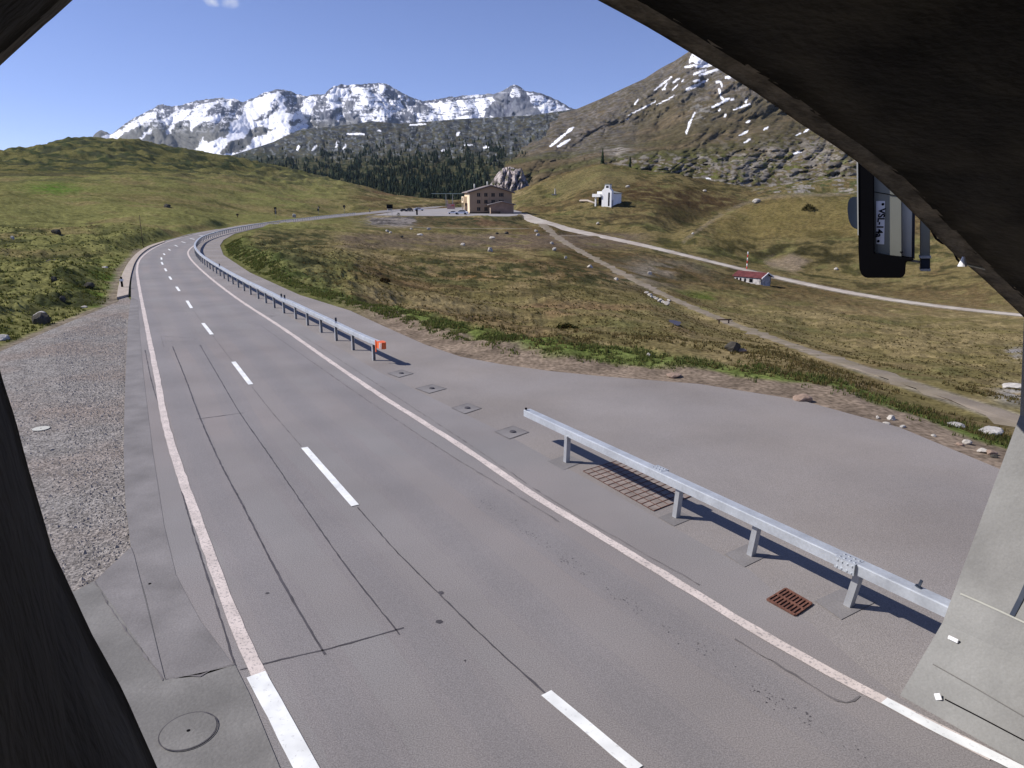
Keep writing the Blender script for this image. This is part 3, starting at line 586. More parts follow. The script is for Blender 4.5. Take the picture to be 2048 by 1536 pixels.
def peak_col(x, y, z, u, v, f):
    n = fbm(x/110., y/110., 4, 45); k = fbm(x/22., y/22., 4, 46); st = fbm((u*.85+v*.5)/22.+n*2, (v*.85-u*.5)/6.5+n*3, 5, 47, .65)
    c = np.ones(x.shape+(3,))*np.array([.092,.08,.046])
    c = lay(c, (.085,.085,.04), sst(-.05, .25, -n)*sst(260, 320, v)); c = lay(c, (.12,.098,.06), sst(0, .25, n))
    hi = np.clip(sst(300, 190, v+.18*np.abs(u-1240)*(u > 1240)) + sst(1330, 1180, u)*sst(330, 290, v)*.8, 0, 1)
    hi = hi*(1-.75*uvblob(u, v, 1330, 225, 80, 45))
    c = lay(c, (.145,.138,.13), hi*sst(-.3, .15, k+.7*st)*.8)
    c = lay(c, (.2,.195,.185), hi*sst(.15, .4, st+.4*k)*.65)
    c = lay(c, (.09,.09,.1), hi*sst(.12, .3, -st+.3*k)*.8)
    lowr = sst(300, 318, v)*sst(402, 385, v)*sst(1200, 1250, u) + uvblob(u, v, 1620, 300, 90, 40)*.8 + uvblob(u, v, 1460, 290, 70, 30)*.3
    c = lay(c, (.185,.178,.16), np.clip(lowr, 0, 1)*sst(.04, .14, fbm(u/16., v/6.5, 5, 55)+.15*n))
    c = lay(c, (.09,.1,.035), np.clip(lowr, 0, 1)*sst(.1, .25, -fbm(u/16., v/6.5, 5, 55)))
    c = lay(c, (.27,.26,.24), uvblob(u, v, 1238, 302, 22, 9)*1.3*sst(-.2, .1, k)); c = lay(c, (.25,.25,.235), uvblob(u, v, 1400, 222, 25, 22)*sst(.0, .2, k))
    for cu, cv, du, dv in [(1500,328,35,11),(1430,330,10,7),(1630,295,25,16),(1545,300,30,8),(1590,357,22,10),(1690,362,22,14),(1505,348,20,10),(1650,320,30,12)]:
        c = lay(c, (.21,.2,.18), uvblob(u, v, cu, cv, du, dv)*1.2*sst(-.15, .1, fbm(u/7., v/4., 4, 57)))
    c = c*np.array([.88,.84,.8])
    sn = np.zeros(x.shape); a = u+fbm(u/5., v/5., 3, 61)*2.5; b = v+fbm(u/5., v/5., 3, 62)*1.6
    for p, q, w in STRIPS: sn = np.maximum(sn, sst(.6, -.5, capsule(a, b, p, q, w)))
    return lay(c, (.86,.88,.93), sn)
mountain('mountain', PEAK, 1010, 2300, 410, 2600, 860, 330, peak_disp, peak_col)

# conifers: one unit tree, scattered over the far slope as a single wood
def conifer_arrays(n_tier=4, seg=6, rnd=None):
    V = []; Fc = []
    for t in range(n_tier):
        z0 = .12+.2*t; z1 = min(1.0, z0+.36); rr = .24*(1-t/(n_tier+.6))
        i0 = len(V)
        for k in range(seg): a = 2*math.pi*k/seg+t*.5; q = rr*(.75+.5*rnd.random()); V.append((math.cos(a)*q, math.sin(a)*q, z0-.04*rnd.random()))
        V.append((0, 0, z1)); 
        for k in range(seg): Fc.append((i0+k, i0+(k+1) % seg, i0+seg))
    i0 = len(V); V += [(.03,0,0),(-.015,.026,0),(-.015,-.026,0),(0,0,.3)]; Fc += [(i0,i0+1,i0+3),(i0+1,i0+2,i0+3),(i0+2,i0,i0+3)]
    return np.array(V), np.array(Fc)
def wood():
    rnd = random.Random(3); kinds = [conifer_arrays(4, 6, rnd) for _ in range(5)]
    VV, FF, CC = [], [], []; off = 0; got = 0; tries = 0
    zs = bpy.data.objects['forest_slope'].data
    while got < 6200 and tries < 120000:
        tries += 1; u = rnd.uniform(430, 1180); v = rnd.uniform(272, 402)
        lo = 300 if u < 560 else 292 if u < 640 else 285
        dens = (.9 if v > 330 else .9*(max(0, v-272)/58)**1.1)*(1 if 560 < u < 1010 else .75 if u < 560 else .5 if v < 340 else .8)
        if u < 640: dens *= 1 if v > 318-.1*(u-430)*0 else .1
        if u > 1010 and v < 312: dens *= .5
        if u > 1100: dens *= .25
        dens *= .06+1.0*float(sst(.0, .2, np.array(fbm(np.array([u/22.]), np.array([v/9.]), 4, 91)[0]+.12*(v > 350))))*(1 if v < 385 else .8)
        if 975 < u < 1050 and 333 < v < 382: dens *= .08
        if rnd.random() > dens: continue
        q = FL.hit(u, v, 560); r = math.hypot(q[0], q[1])
        if r > 2300: continue
        A1 = np.array([math.atan2(q[0], q[1])]); g = 1+float(for_disp(A1*2800, np.array([(q[2]-CAM_H)/r*2800]), 0, 0, np.array([r/2600.]))[0][0])/r; q = np.array([q[0]*g, q[1]*g, CAM_H+(q[2]-CAM_H)*g]); z = q[2]
        h = (2.6+5.6*rnd.random()**1.6)*(.8+.5*min(1, r/1400)); V, Fc = kinds[rnd.randrange(5)]; a = rnd.random()*6.28; ca, sa = math.cos(a), math.sin(a)
        X = V*np.array([h*rnd.uniform(.85, 1.25)]*2+[h]); X = np.stack([X[:,0]*ca-X[:,1]*sa+q[0], X[:,0]*sa+X[:,1]*ca+q[1], X[:,2]+z-.4], 1)
        VV.append(X); FF.append(Fc+off); off += len(V); b = rnd.uniform(.6, 1.35); k = rnd.random()
        CC.append(np.tile((.024*b+.018*k, .037*b+.012*k, .027*b), (len(V), 1))); got += 1
    tag(raw('forest', np.concatenate(VV), np.concatenate(FF), M['conifer'], col=np.concatenate(CC)), 'dark conifer wood covering the slope below the snowy range', 'forest', kind='stuff')
wood()
# grey crag behind the inn
def crag():
    n = 90; V = []; Fc = []
    c0 = pt(975, 384, 0); D = 480
    def at(u, v, D): d = ray(u, v); t = D/math.hypot(d[0], d[1]); return np.array([0,0,CAM_H])+d*t
    top = [(972,390),(982,366),(995,346),(1006,336),(1020,333),(1036,338),(1043,335),(1048,348),(1056,366),(1064,384),(1070,392)]
    tu = np.array([p[0] for p in top]); tv = np.array([p[1] for p in top])
    us = np.linspace(972, 1068, n); fs = np.linspace(0, 1, 50); U, Fm = np.meshgrid(us, fs); T = np.interp(U, tu, tv)
    Vv = 398+(T-398)*Fm; Dd = 520+90*Fm**1.3 + 26*(ridged(U/14.+Vv/60., Vv/30., 4, 5)-.5)*np.sin(np.pi*np.clip(Fm, .08, 1))**.5+9*(ridged(U/4., Vv/9., 4, 8)-.5)
    dx = (U-1024)/F_PX; yy = (Vv-768)/F_PX; dy = CP-yy*SP; dz = -(SP+yy*CP); t = Dd/np.hypot(dx, dy)
    P = np.stack([dx*t, dy*t, CAM_H+dz*t], -1); B = P[-1].copy(); B[:,1] += 60; B[:,2] -= 30; P = np.concatenate([P, B[None]])
    k = P.shape[0]; idx = np.arange(k*n).reshape(k, n); q = np.stack([idx[:-1,:-1], idx[:-1,1:], idx[1:,1:], idx[1:,:-1]], -1).reshape(-1, 4)
    cm = fbm(U/5., Vv/12., 4, 3); c = np.ones(U.shape+(3,))*np.array([.29,.255,.245]); c = lay(c, (.09,.08,.07), sst(.08, .25, cm)); c = lay(c, (.36,.325,.31), sst(.05, .3, -cm)); c = lay(c, (.07,.075,.035), sst(.2, .35, fbm(U/9., Vv/7., 3, 9)))
    c = np.concatenate([c, c[-1:]]); tag(raw('crag', P.reshape(-1, 3), q, M['far'], smooth=True, col=c.reshape(-1, 3)), 'ribbed grey crag rising behind the inn among the conifers', 'crag')
crag()

# ------------------------------------------------------------------ road, layby, verges, tracks
LINE_Z = .008
def sheet_px(name, px, m, z, parent=None): return poly_sheet(name, [pt(u, v, z) for u, v in px], m, parent)
ASPH_L = [(560,441),(480,450.7),(400,465.5),(330,483),(300,494),(282,506),(270,522),(264,545),(262,570),(262,600),(258,640),(256,700),(252,800),(250,900),(252,1000),(262,1095),(300,1240),(330,1360),(470,1331),(520,1440),(560,1536),(600,1640)]
road = poly_sheet('road', [pt(u, v, 0) for u, v in ASPH_L] + [(-.6, 2.0, 0), (3.5, -10, 0), (15.5, -10, 0), (8.5, 2.5, 0)] + [pt(u, v, 0) for u, v in [(2048,1560),(1800,1396),(1740,1350),(1500,1140),(1250,1000),(1000,862),(760,745),(640,672),(560,622),(480,577),(430,540),(398,516),(391,504),(394,495),(408,482),(444,468),(485,460),(542,450),(560,447.2)]], M['asphalt'])
tag(road, kind='structure')
LAY_OUT = [(2500,1160)]+INNER[::-1]
layby = poly_sheet('layby', [pt(u, v, -.004) for u, v in [(560,446.8),(542,449.6),(485,459.6),(444,467.6),(408,481.6),(394,494),(390,504),(396,517),(428,541),(478,578),(558,623),(638,673),(758,746),(998,863),(1248,1001),(1498,1141),(1738,1351),(1800,1396),(2048,1560)]] + [(16,-6,-.004),(24,-6,-.004)] + [pt(u, v, -.004) for u, v in LAY_OUT], M['layby'])
tag(layby, kind='structure')
# ground under the gravel apron, gutter strip and pad on the left
tag(poly_sheet('gravel_apron', [pt(u, v, -.02) for u, v in GRAVEL_TOP+[(243,592),(254,591),(262,601),(258,640),(256,700),(252,800),(250,900),(252,1000),(262,1095),(190,1162),(150,1182)]] + [(-9, 8, -.02), (-16, 10, -.02)], M['gravel']), kind='structure')
tag(sheet_px('gutter', [(262,594),(276,600),(279,660),(288,760),(305,900),(328,1050),(352,1150),(400,1240),(468,1331),(330,1361),(262,1097),(250,1000),(247,900),(249,800),(253,700),(256,640)], M['gutter'], .006), kind='structure')
tag(poly_sheet('pad', [pt(u, v, .012) for u, v in [(150,1182),(190,1161),(262,1094),(290,1190),(330,1359),(400,1352),(470,1329),(500,1390),(560,1536),(596,1640)]] + [(-.3, 2.0, .012), (2.5, -10, .012), (-8, -10, .012), (-8, 9, .012)], M['pad']), kind='structure')
sheet_px('patch', [(190,1161),(262,1094),(268,1110),(330,1359),(322,1352)], M['gutter'], .016, bpy.data.objects['pad'])
# far stretch of road climbing past the inn
def strip(name, Lp, Rp, m, z=0., parent=None, n=40):
    A = resamp(Lp, n); B = resamp(Rp, n); V = []; Fc = []
    for a, b in zip(A, B): V += [a+[0,0,z], b+[0,0,z]]
    for i in range(n-1): Fc.append((2*i, 2*i+1, 2*i+3, 2*i+2))
    o = raw(name, V, Fc, m, parent); 
    if o.data.polygons[0].normal.z < 0: o.data.flip_normals()
    return o
strip('far_road', FAR_L, FAR_R, M['asphalt'], .02, road)
def band(name, C, w, m, z, parent=None, ragged=0., taper=False):
    """a band of width w along the line C (xyz)"""
    C = np.asarray(C, float); T = np.gradient(C[:, :2], axis=0); T /= np.linalg.norm(T, axis=1)[:, None]+1e-9; N = np.stack([-T[:,1], T[:,0]], 1)
    w = np.full(len(C), w) if np.isscalar(w) else np.asarray(w)
    ra = ragged*RNG.standard_normal((len(C), 2))
    A = C.copy(); B = C.copy(); A[:, :2] += N*(w/2+ra[:,0])[:,None]; B[:, :2] -= N*(w/2+ra[:,1])[:,None]; A[:,2] += z; B[:,2] += z
    V = np.stack([A, B], 1).reshape(-1, 3); Fc = [(2*i, 2*i+1, 2*i+3, 2*i+2) for i in range(len(C)-1)]
    o = raw(name, V, Fc, m, parent)
    if o.data.polygons[0].normal.z < 0: o.data.flip_normals()
    return o
g = lambda L, z=0.: [pt(u, v, z) for u, v in L]
LEFT = [(569.6,1458),(515.8,1346),(455.7,1208),(429.7,1138),(390.6,1028.8),(359.4,941),(331.3,847.5),(314,753.8),(303,700),(295,660),(284,605),(276,560),(274,541),(278,522),(288,510),(310,495),(340,482),(400,466.5),(470,454),(560,442.6)]
RIGHT = [(1985,1513.6),(1770,1403),(1578,1300),(1375,1178),(1168.8,1053),(1091,1006),(947.5,909),(760,790.3),(647,713.5),(578,665),(480,601),(428,562),(394,532),(380,516),(376,505),(382,496),(396,487),(430,473),(480,462.3),(555,449)]
tl = resamp(g(LEFT), step=.35); tr = resamp(g(RIGHT), step=.35)
band('edge_line', tl, .17, M['oldwhite'], LINE_Z, road, .006)
band('edge_line', tr, .17, M['oldwhite'], LINE_Z, road, .006)
band('edge_line', resamp(g([(512,1350),(545,1410),(575,1467),(612,1536),(650,1605)]), 12), .22, M['white'], LINE_Z+.004, road, .0015)
band('edge_line', resamp(g([(1768,1402),(1880,1462),(1984,1512),(2060,1550)]), 12), .15, M['white'], LINE_Z+.004, road, .0015)
cen = resamp(np.vstack([pt(1092.6,1386.9), pt(608.7,895.6), pt(466.9,724), pt(405.9,646.6), pt(352.8,573.6), pt(329.8,537.2), pt(322.8,515), pt(336.5,498.2), pt(363,483.3), pt(398,470.5), pt(460,458)]), step=.5); ext_ = cen[0]-(cen[4]-cen[0])*3; cen = np.vstack([ext_, cen]); cen = resamp(cen, step=.5)
tcen = np.gradient(cen[:, :2], axis=0); tcen /= np.linalg.norm(tcen, axis=1)[:,None]; ncen = np.stack([-tcen[:,1], tcen[:,0]], 1)
for off in (-2.25, -.85, .8, 2.15):
    for wd, mm, zz in ((.75, 'worn1', .002), (.4, 'worn2', .003)):
        q = cen.copy(); q[:, :2] += ncen*(off+.06*np.sin(np.arange(len(q))*.21+off))[:,None]; band('wheel_track', q, wd, M[mm], zz, road, .02)
DASH = [((1092.6,1386.9),(1275,1540)),((608.7,895.6),(710.3,1011.9)),((466.9,724),(501.6,769.4)),((405.9,646.6),(423.9,669.4)),((373.9,601.7),(383.3,616.6)),((352.8,573.6),(359.1,582.5)),((338.8,553.3),(342.7,559.5)),((329.8,537.2),(333,542.7)),((323.1,524.4),(325.6,529.5)),((322.6,515),(323.2,519.5)),((327.2,507),(329.5,510.2)),((336.5,498.2),(341,501)),((349.5,490.5),(355.5,493)),((363,483.3),(371,486)),((380,476.8),(389,479)),((398,470.5),(409,472.6)),((425,464),(437,465.8)),((460,458),(473,459.6))]
for a, b in DASH: band('centre_dash', resamp(g([a, b]), 6), .15 if a[1] > 480 else .2, M['white'], LINE_Z+.004, road, .002)
def seam(L, w=.02, m='seam', rag=.004, z=.0055): 
    band('seam', resamp(g(L), step=.12), w, M[m], z, road, rag)
seam([(345,693),(372,760),(400,835),(440,925),(490,1020),(565,1165),(650,1310)], .03); seam([(400,690),(435,750),(480,826),(545,920),(620,1030),(705,1150),(800,1270)], .024)
seam([(392,838.5),(438,832.5),(487,826)], .024); seam([(480,1340),(560,1320),(650,1300),(735,1276),(808,1256)], .028)
seam([(290,700),(305,770),(330,850),(350,930),(375,1025),(410,1140),(445,1250),(470,1331)], .022)
seam([(503,773),(550,832),(603,893)], .022, 'faint'); seam([(715,1015),(790,1100),(880,1190)], .02); seam([(880,1190),(960,1268),(1018,1322),(1090,1386)], .024); seam([(426,672),(445,697),(465,723)], .02, 'faint'); seam([(386,620),(395,632),(405,645)], .018, 'faint')
seam([(322,672),(395,677)], .02, 'faint'); seam([(322,672),(328,695)], .016, 'faint'); seam([(326,682),(372,683),(395,678)], .014, 'faint')
seam([(520,650),(640,735),(760,818),(900,910),(1040,995),(1120,1045)], .025, 'faint', .008); seam([(1470,1278),(1580,1344),(1695,1406),(1720,1392)], .022, 'faint', .008)
seam([(600,668),(760,772),(940,890),(1120,1010),(1400,1170)], .02, 'faint', .01); seam([(330,1361),(365,1356),(400,1354),(425,1343),(470,1331)], .014, 'faint', .01, .02)
seam([(190,1163),(225,1225),(280,1300),(328,1362)], .012, 'faint', .01, .02)
seam([(1660,985),(1686,991)], .014, 'scratch', .003, 0.); seam([(1815,1001),(1845,1008)], .012, 'scratch', .003, 0.)
def skid():
    rnd = random.Random(2); bm = bmesh.new(); C = resamp(g([(960,1000),(1080,1080),(1230,1190),(1360,1275),(1450,1330),(1580,1420),(1760,1525)]), 900); 
    for i in range(380):
        t = rnd.random(); k = C[int(t*899)]; cl = .5+.5*math.sin(t*38)+.4*math.sin(t*91+1)
        if rnd.random() > cl: continue
        s = rnd.uniform(.004, .02); a = rnd.random()*6; x = k[0]+rnd.gauss(0, .06); y = k[1]+rnd.gauss(0, .06)
        bm.faces.new([bm.verts.new((x+math.cos(a+j*2.1)*s*rnd.uniform(.5, 1.3), y+math.sin(a+j*2.1)*s, .005)) for j in range(3)])
    for u, v, s in [(401,692,.07),(878,1244,.05),(535,1187,.03),(882,1186,.05),(930,1322,.02),(300,1168,.03)]:
        k = pt(u, v); bm.faces.new([bm.verts.new((k[0]+math.cos(j)*s*rnd.uniform(.6, 1.2), k[1]+math.sin(j)*s, .006)) for j in (0, 1.2, 2.4, 3.6, 5)])
    from_bm('tyre_mark', bm, M['seam'], road)
skid()
# tracks draped on the land
def drape(name, C, w, m, step=1.2, z=.05, rag=.12):
    C = resamp(C, step=step); C[:,2] = height(C[:,0], C[:,1]); k = np.ones(5)/5; C[:,2] = np.convolve(np.pad(C[:,2], 2, mode='edge'), k, 'valid')
    n = 7; T = np.gradient(C[:, :2], axis=0); T /= np.linalg.norm(T, axis=1)[:, None]; N = np.stack([-T[:,1], T[:,0]], 1); V = []
    wj = np.full(len(C), float(w)) if np.isscalar(w) else np.interp(np.linspace(0, 1, len(C)), np.linspace(0, 1, len(w)), w)
    for j in range(n):
        o = (j/(n-1)-.5); q = C.copy(); q[:, :2] += N*(o*wj)[:,None]
        if j in (0, n-1): q[:, :2] += N*(rag*RNG.standard_normal(len(C)))[:,None]
        q[:,2] = height(q[:,0], q[:,1])*.5+q[:,2]*.5 + z*(1-abs(o*2)**4*.85); V.append(q)
    V = np.array(V); k = len(C); idx = np.arange(n*k).reshape(n, k); q = np.stack([idx[:-1,:-1], idx[:-1,1:], idx[1:,1:], idx[1:,:-1]], -1).reshape(-1, 4)
    o = raw(name, V.reshape(-1, 3), q, m)
    if o.data.polygons[0].normal.z < 0: o.data.flip_normals()
    tag(o, kind='structure'); return o
drape('side_road', SIDE, [6.5,7,8,7,5,3.6,3.2,3,3,3,3,3], M['dirtroad'], z=.09)
drape('trail', TRAIL, [3.2,2.8,2.4,2.1,1.9,1.7,1.5,1.3,1.2,1.1,1.], M['trail'], z=.06, rag=.3)
drape('footpath', FOOT, 1.7, M['trail'], z=.08, rag=.2)
tt = TERR.copy(); tag(poly_sheet('car_park', [(p[0], p[1], p[2]+.02) for p in tt], M['terrace']), kind='structure')
# pebbles on the apron
def pebbles():
    rnd = random.Random(8); V = []; Fc = []; off = 0
    P = np.array(w2([(30,720),(110,672),(235,625),(252,640),(248,900),(258,1090),(195,1155),(140,1180),(60,1000),(15,800)])); lo = P.min(0); hi = P.max(0); n = 0
    while n < 9000:
        x = rnd.uniform(lo[0], hi[0]); y = rnd.uniform(lo[1], hi[1])
        if not inside(np.array([x]), np.array([y]), P)[0]: continue
        u, v = bearing(x, y, 0.); near = (u > 120+.1*(v-800)) or rnd.random() < .35
        if not near: continue
        n += 1; s = rnd.uniform(.012, .034)*(1.7 if rnd.random() < .05 else 1); a = rnd.random()*6
        for k, (cx, cy, cz) in enumerate([(1,.1,0),(-.1,.9,0),(-1,-.1,0),(.1,-.9,0),(.1,.05,.8)]):
            V.append((x+s*(cx*math.cos(a)-cy*math.sin(a))*rnd.uniform(.7,1.2), y+s*(cx*math.sin(a)+cy*math.cos(a))*rnd.uniform(.7,1.2), -.02+s*cz*rnd.uniform(.7,1.2)))
        Fc += [(off,off+1,off+4),(off+1,off+2,off+4),(off+2,off+3,off+4),(off+3,off,off+4)]; off += 5
    tag(raw('gravel_stones', V, Fc, M['pebble']), 'loose grey gravel stones along the gutter on the left', 'gravel', kind='stuff')
pebbles()
# grass along the layby and tussocks in the field
def blades(name, pts, hh, colf, m, label, nb=3, w=.011, seed=1):
    rnd = np.random.default_rng(seed); n = len(pts); P = np.repeat(pts, nb, 0); h = np.repeat(hh, nb)*rnd.uniform(.55, 1.1, n*nb); a = rnd.uniform(0, 6.28, n*nb); sp = np.repeat(hh, nb)*.35
    P = P + np.stack([rnd.normal(0, 1, n*nb)*sp, rnd.normal(0, 1, n*nb)*sp, 0*a], 1); b = rnd.uniform(0, 6.28, n*nb); ln = h*rnd.uniform(.1, .6, n*nb)
    ww = w*(1+np.linalg.norm(P[:, :2], axis=1)/18)
    V = np.stack([P+np.stack([np.cos(a)*ww, np.sin(a)*ww, -.03+0*a], 1), P-np.stack([np.cos(a)*ww, np.sin(a)*ww, .03+0*a], 1), P+np.stack([np.cos(b)*ln, np.sin(b)*ln, h], 1)], 1).reshape(-1, 3)
    Fc = np.arange(len(V)).reshape(-1, 3); c = np.repeat(colf(rnd, n*nb), 3, 0)
    tag(raw(name, V, Fc, m, col=c), label, 'grass', kind='stuff')
def grow():
    E = resamp(np.array([pt(*p) for p in INNER[4:]]), step=.05); T = np.gradient(E[:, :2], axis=0); T /= np.linalg.norm(T, axis=1)[:,None]; N = np.stack([-T[:,1], T[:,0]], 1)
    rnd = np.random.default_rng(3); i = rnd.integers(0, len(E), 15000); r = np.hypot(E[i,0], E[i,1]); off = rnd.normal(0, 1, len(i)); near = sst(20, 45, r)
    c = 2.7*(1-near)+1.4*near; q = E[i, :2]+N[i]*(c+off*(.62-.1*near))[:,None]; d = sdist(q[:,0], q[:,1], PAVE)
    j = fbm(q[:,0]/1.3, q[:,1]/1.3, 3, 5); k = (d > .5+.6*(1-near)+j) & (j > -.08); q = q[k]; r = r[k]; z = height(q[:,0], q[:,1]); j = j[k]
    def cf(rn, n): t = rn.random(n)[:,None]; s = rn.uniform(.7, 1.35, n)[:,None]; return (np.array([.07,.115,.026])*(1-t)+np.array([.16,.145,.055])*t)*s
    blades('verge_grass', np.column_stack([q, z]), .06+.13*rnd.random(len(q))*(j+.7), cf, M['grass'], 'bright green grass growing in a strip along the layby edge', 5)
    n = 42000; th = rnd.uniform(R(-24), R(40), n); rr = np.exp(rnd.uniform(math.log(18), math.log(120), n)); x = np.sin(th)*rr; y = np.cos(th)*rr; d = sdist(x, y, PAVE)
    dc = np.full(n, 9.)
    for P, wd, mg in CORR: dd, _ = seg_dist(x, y, P); dc = np.minimum(dc, dd-wd)
    j = fbm(x/4., y/4., 3, 12); k = (d > 2.2) & (dc > .4) & (j+rnd.normal(0, .2, n) > 0.02); x, y = x[k], y[k]; z = height(x, y)
    def cf2(rn, n): t = rn.random(n)[:,None]; s = rn.uniform(.6, 1.3, n)[:,None]; return (np.array([.2,.145,.065])*(1-t)+np.array([.1,.095,.03])*t)*s
    blades('dry_grass', np.column_stack([x, y, z]), .06+.1*rnd.random(len(x)), cf2, M['grass'], 'dry straw coloured grass tussocks across the field below the layby', 5, .012, 4)
    n = 7000; th = rnd.uniform(R(-43), R(-26), n); rr = np.exp(rnd.uniform(math.log(30), math.log(130), n)); x = np.sin(th)*rr; y = np.cos(th)*rr; d = sdist(x, y, PAVE)
    k = d > .6; x, y = x[k], y[k]; z = height(x, y)
    def cf3(rn, n): t = rn.random(n)[:,None]; s = rn.uniform(.6, 1.3, n)[:,None]; return (np.array([.06,.085,.02])*(1-t)+np.array([.12,.11,.035])*t)*s
    blades('meadow_grass', np.column_stack([x, y, z]), .07+.1*rnd.random(len(x)), cf3, M['grass'], 'rough green meadow grass on the left bank beyond the gravel', 5, .012, 6)
grow()

# ------------------------------------------------------------------ avalanche gallery the camera looks out of
AX = np.array([-.55, .835]); AX /= np.linalg.norm(AX); PX = np.array([AX[1], -AX[0]])          # along the road / across it
A_RIM = 3.46
def rimpt(u, v, a=A_RIM):
    d = ray(u, v); t = a/(d[:2]@AX); q = np.array([0,0,CAM_H])+d*t; return (float(q[:2]@PX), float(q[2]))
def pa(p, a, z): q = PX*p+AX*a; return Vector((q[0], q[1], z))
gal = empty('gallery', pa(4, 3.4, 0)); tag(gal, 'dark concrete road gallery whose arched mouth frames the view', 'gallery')
def shell(name, rim, m, a0, a1, na, bump, thick, parent, close=True, side=1):
    """inner skin along the rim outline, pushed back along the road, with an outer skin and a mouth face"""
    P = np.array(rim); n = len(P); T = np.gradient(P, axis=0); T /= np.linalg.norm(T, axis=1)[:,None]+1e-9; N = np.stack([T[:,1], -T[:,0]], 1)*side
    aa = np.linspace(a1, a0, na)**1; V = []; Fc = []
    s = np.concatenate([[0], np.cumsum(np.linalg.norm(np.diff(P, axis=0), axis=1))])
    for k, a in enumerate(aa):
        b = bump*(fbm(s/.5, np.full(n, a/.5), 4, 3)+.5*fbm(s/.12, np.full(n, a/.12), 3, 7))*(1 if k else .35)
        for i in range(n): V.append(pa(P[i,0]+N[i,0]*b[i], a-(0 if k == 0 else .03), P[i,1]+N[i,1]*b[i]))
    for k in range(na-1):
        for i in range(n-1): Fc.append((k*n+i, k*n+i+1, (k+1)*n+i+1, (k+1)*n+i))
    o0 = len(V)
    for a in (a1, a0):
        for i in range(n): V.append(pa(P[i,0]+N[i,0]*thick, a, P[i,1]+N[i,1]*thick))
    for i in range(n-1):
        Fc.append((o0+i, o0+i+1, o0+n+i+1, o0+n+i)); Fc.append((i, i+1, o0+i+1, o0+i))
    o = raw(name, [tuple(v-gal.location) for v in V], Fc, m, parent, smooth=False)
    for p in o.data.polygons: p.use_smooth = p.index < (na-1)*(n-1)
    return o
def spl(L, n): return resamp(np.array(L, float), n)
def straight(L, k): L = np.array(L, float); return np.vstack([L[i]+(L[i+1]-L[i])*j/k for i in range(len(L)-1) for j in range(k)]+[L[-1:]])
left_rim = [rimpt(330, 1600), rimpt(300, 1536), rimpt(228, 1376), rimpt(177, 1271), rimpt(139, 1177), rimpt(104, 1097), rimpt(60, 945), rimpt(25, 820), rimpt(0, 740)]
low = left_rim[0]; left_rim = [(p+.03-.03*min(1,max(0,(z-3.2)/.8)), z) for p, z in left_rim]; left_rim = [(low[0]+.12, 0.0), (low[0]+.1, 1.0)] + left_rim
corner = [rimpt(-60, 520), rimpt(-80, 205), rimpt(0, 131), rimpt(72, 66), rimpt(145, 0), rimpt(175, -50), rimpt(240, -110)]
top = [rimpt(500, -190), rimpt(850, -170), rimpt(1080, -62), rimpt(1195, 0), rimpt(1290, 52), rimpt(1380, 105), rimpt(1500, 178), rimpt(1620, 260), rimpt(1690, 306), rimpt(1740, 345), rimpt(1800, 400), rimpt(1850, 450), rimpt(1905, 505), rimpt(1960, 552), rimpt(2048, 635)]
wall_r = [rimpt(2062, 735), rimpt(2040, 830), rimpt(2012, 915), rimpt(1960, 1050), rimpt(1920, 1150), rimpt(1885, 1245), rimpt(1850, 1308), rimpt(1800, 1390)]
wall_r.append((wall_r[-1][0]-.02, -.05))
shell('left_wall', straight(left_rim+corner[:2], 4), M['wallshade'], -22, A_RIM, 90, .012, .6, gal, side=-1)
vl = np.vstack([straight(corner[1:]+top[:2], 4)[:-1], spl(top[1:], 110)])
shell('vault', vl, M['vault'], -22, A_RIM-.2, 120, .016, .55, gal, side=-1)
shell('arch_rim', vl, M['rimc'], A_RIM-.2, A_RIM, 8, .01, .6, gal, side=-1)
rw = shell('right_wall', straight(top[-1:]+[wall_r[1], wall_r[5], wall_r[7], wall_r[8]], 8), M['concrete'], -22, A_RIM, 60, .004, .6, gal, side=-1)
for p in rw.data.polygons: p.use_smooth = False
def on_wall(u, v):                                          # a point on the inside of the right wall
    d = ray(u, v); W_ = np.array([rimpt(2040, 830), rimpt(1885, 1245), rimpt(1800, 1390)]); best = None
    for t in np.linspace(5, 11, 1200):
        q = np.array([0,0,CAM_H])+d*t; p, a = q[:2]@PX, q[:2]@AX
        pw = np.interp(q[2], W_[::-1,1], W_[::-1,0])
        if p >= pw-.012: return Vector(q)
    return Vector(q)
gl = Vector(gal.location)
def stroke(name, L, w, m):
    P = [on_wall(*p) for p in L]; bm = bmesh.new(); r = []
    for i, p in enumerate(P):
        d = (P[min(i+1, len(P)-1)]-P[max(i-1, 0)]).normalized(); nn = Vector((-PX[0], -PX[1], .1)).normalized(); s = d.cross(nn).normalized()*w/2; off = nn*.004
        r.append((bm.verts.new(p+s+off-gl), bm.verts.new(p-s+off-gl)))
    for a, b in zip(r, r[1:]): bm.faces.new((a[0], b[0], b[1], a[1]))
    from_bm(name, bm, m, gal)
stroke('wall_joint', [(1921,1187),(1960,1204),(2000,1222),(2060,1250)], .02, M['boxpale'])
stroke('wall_joint', [(1866,1328),(1950,1375),(2060,1440)], .014, M['pad'])
stroke('wall_crack', [(1890,1398),(1960,1434),(2060,1487)], .016, M['black'])
stroke('wall_slot', [(2058,1160),(2040,1200),(2024,1231)], .05, M['blueblack'])
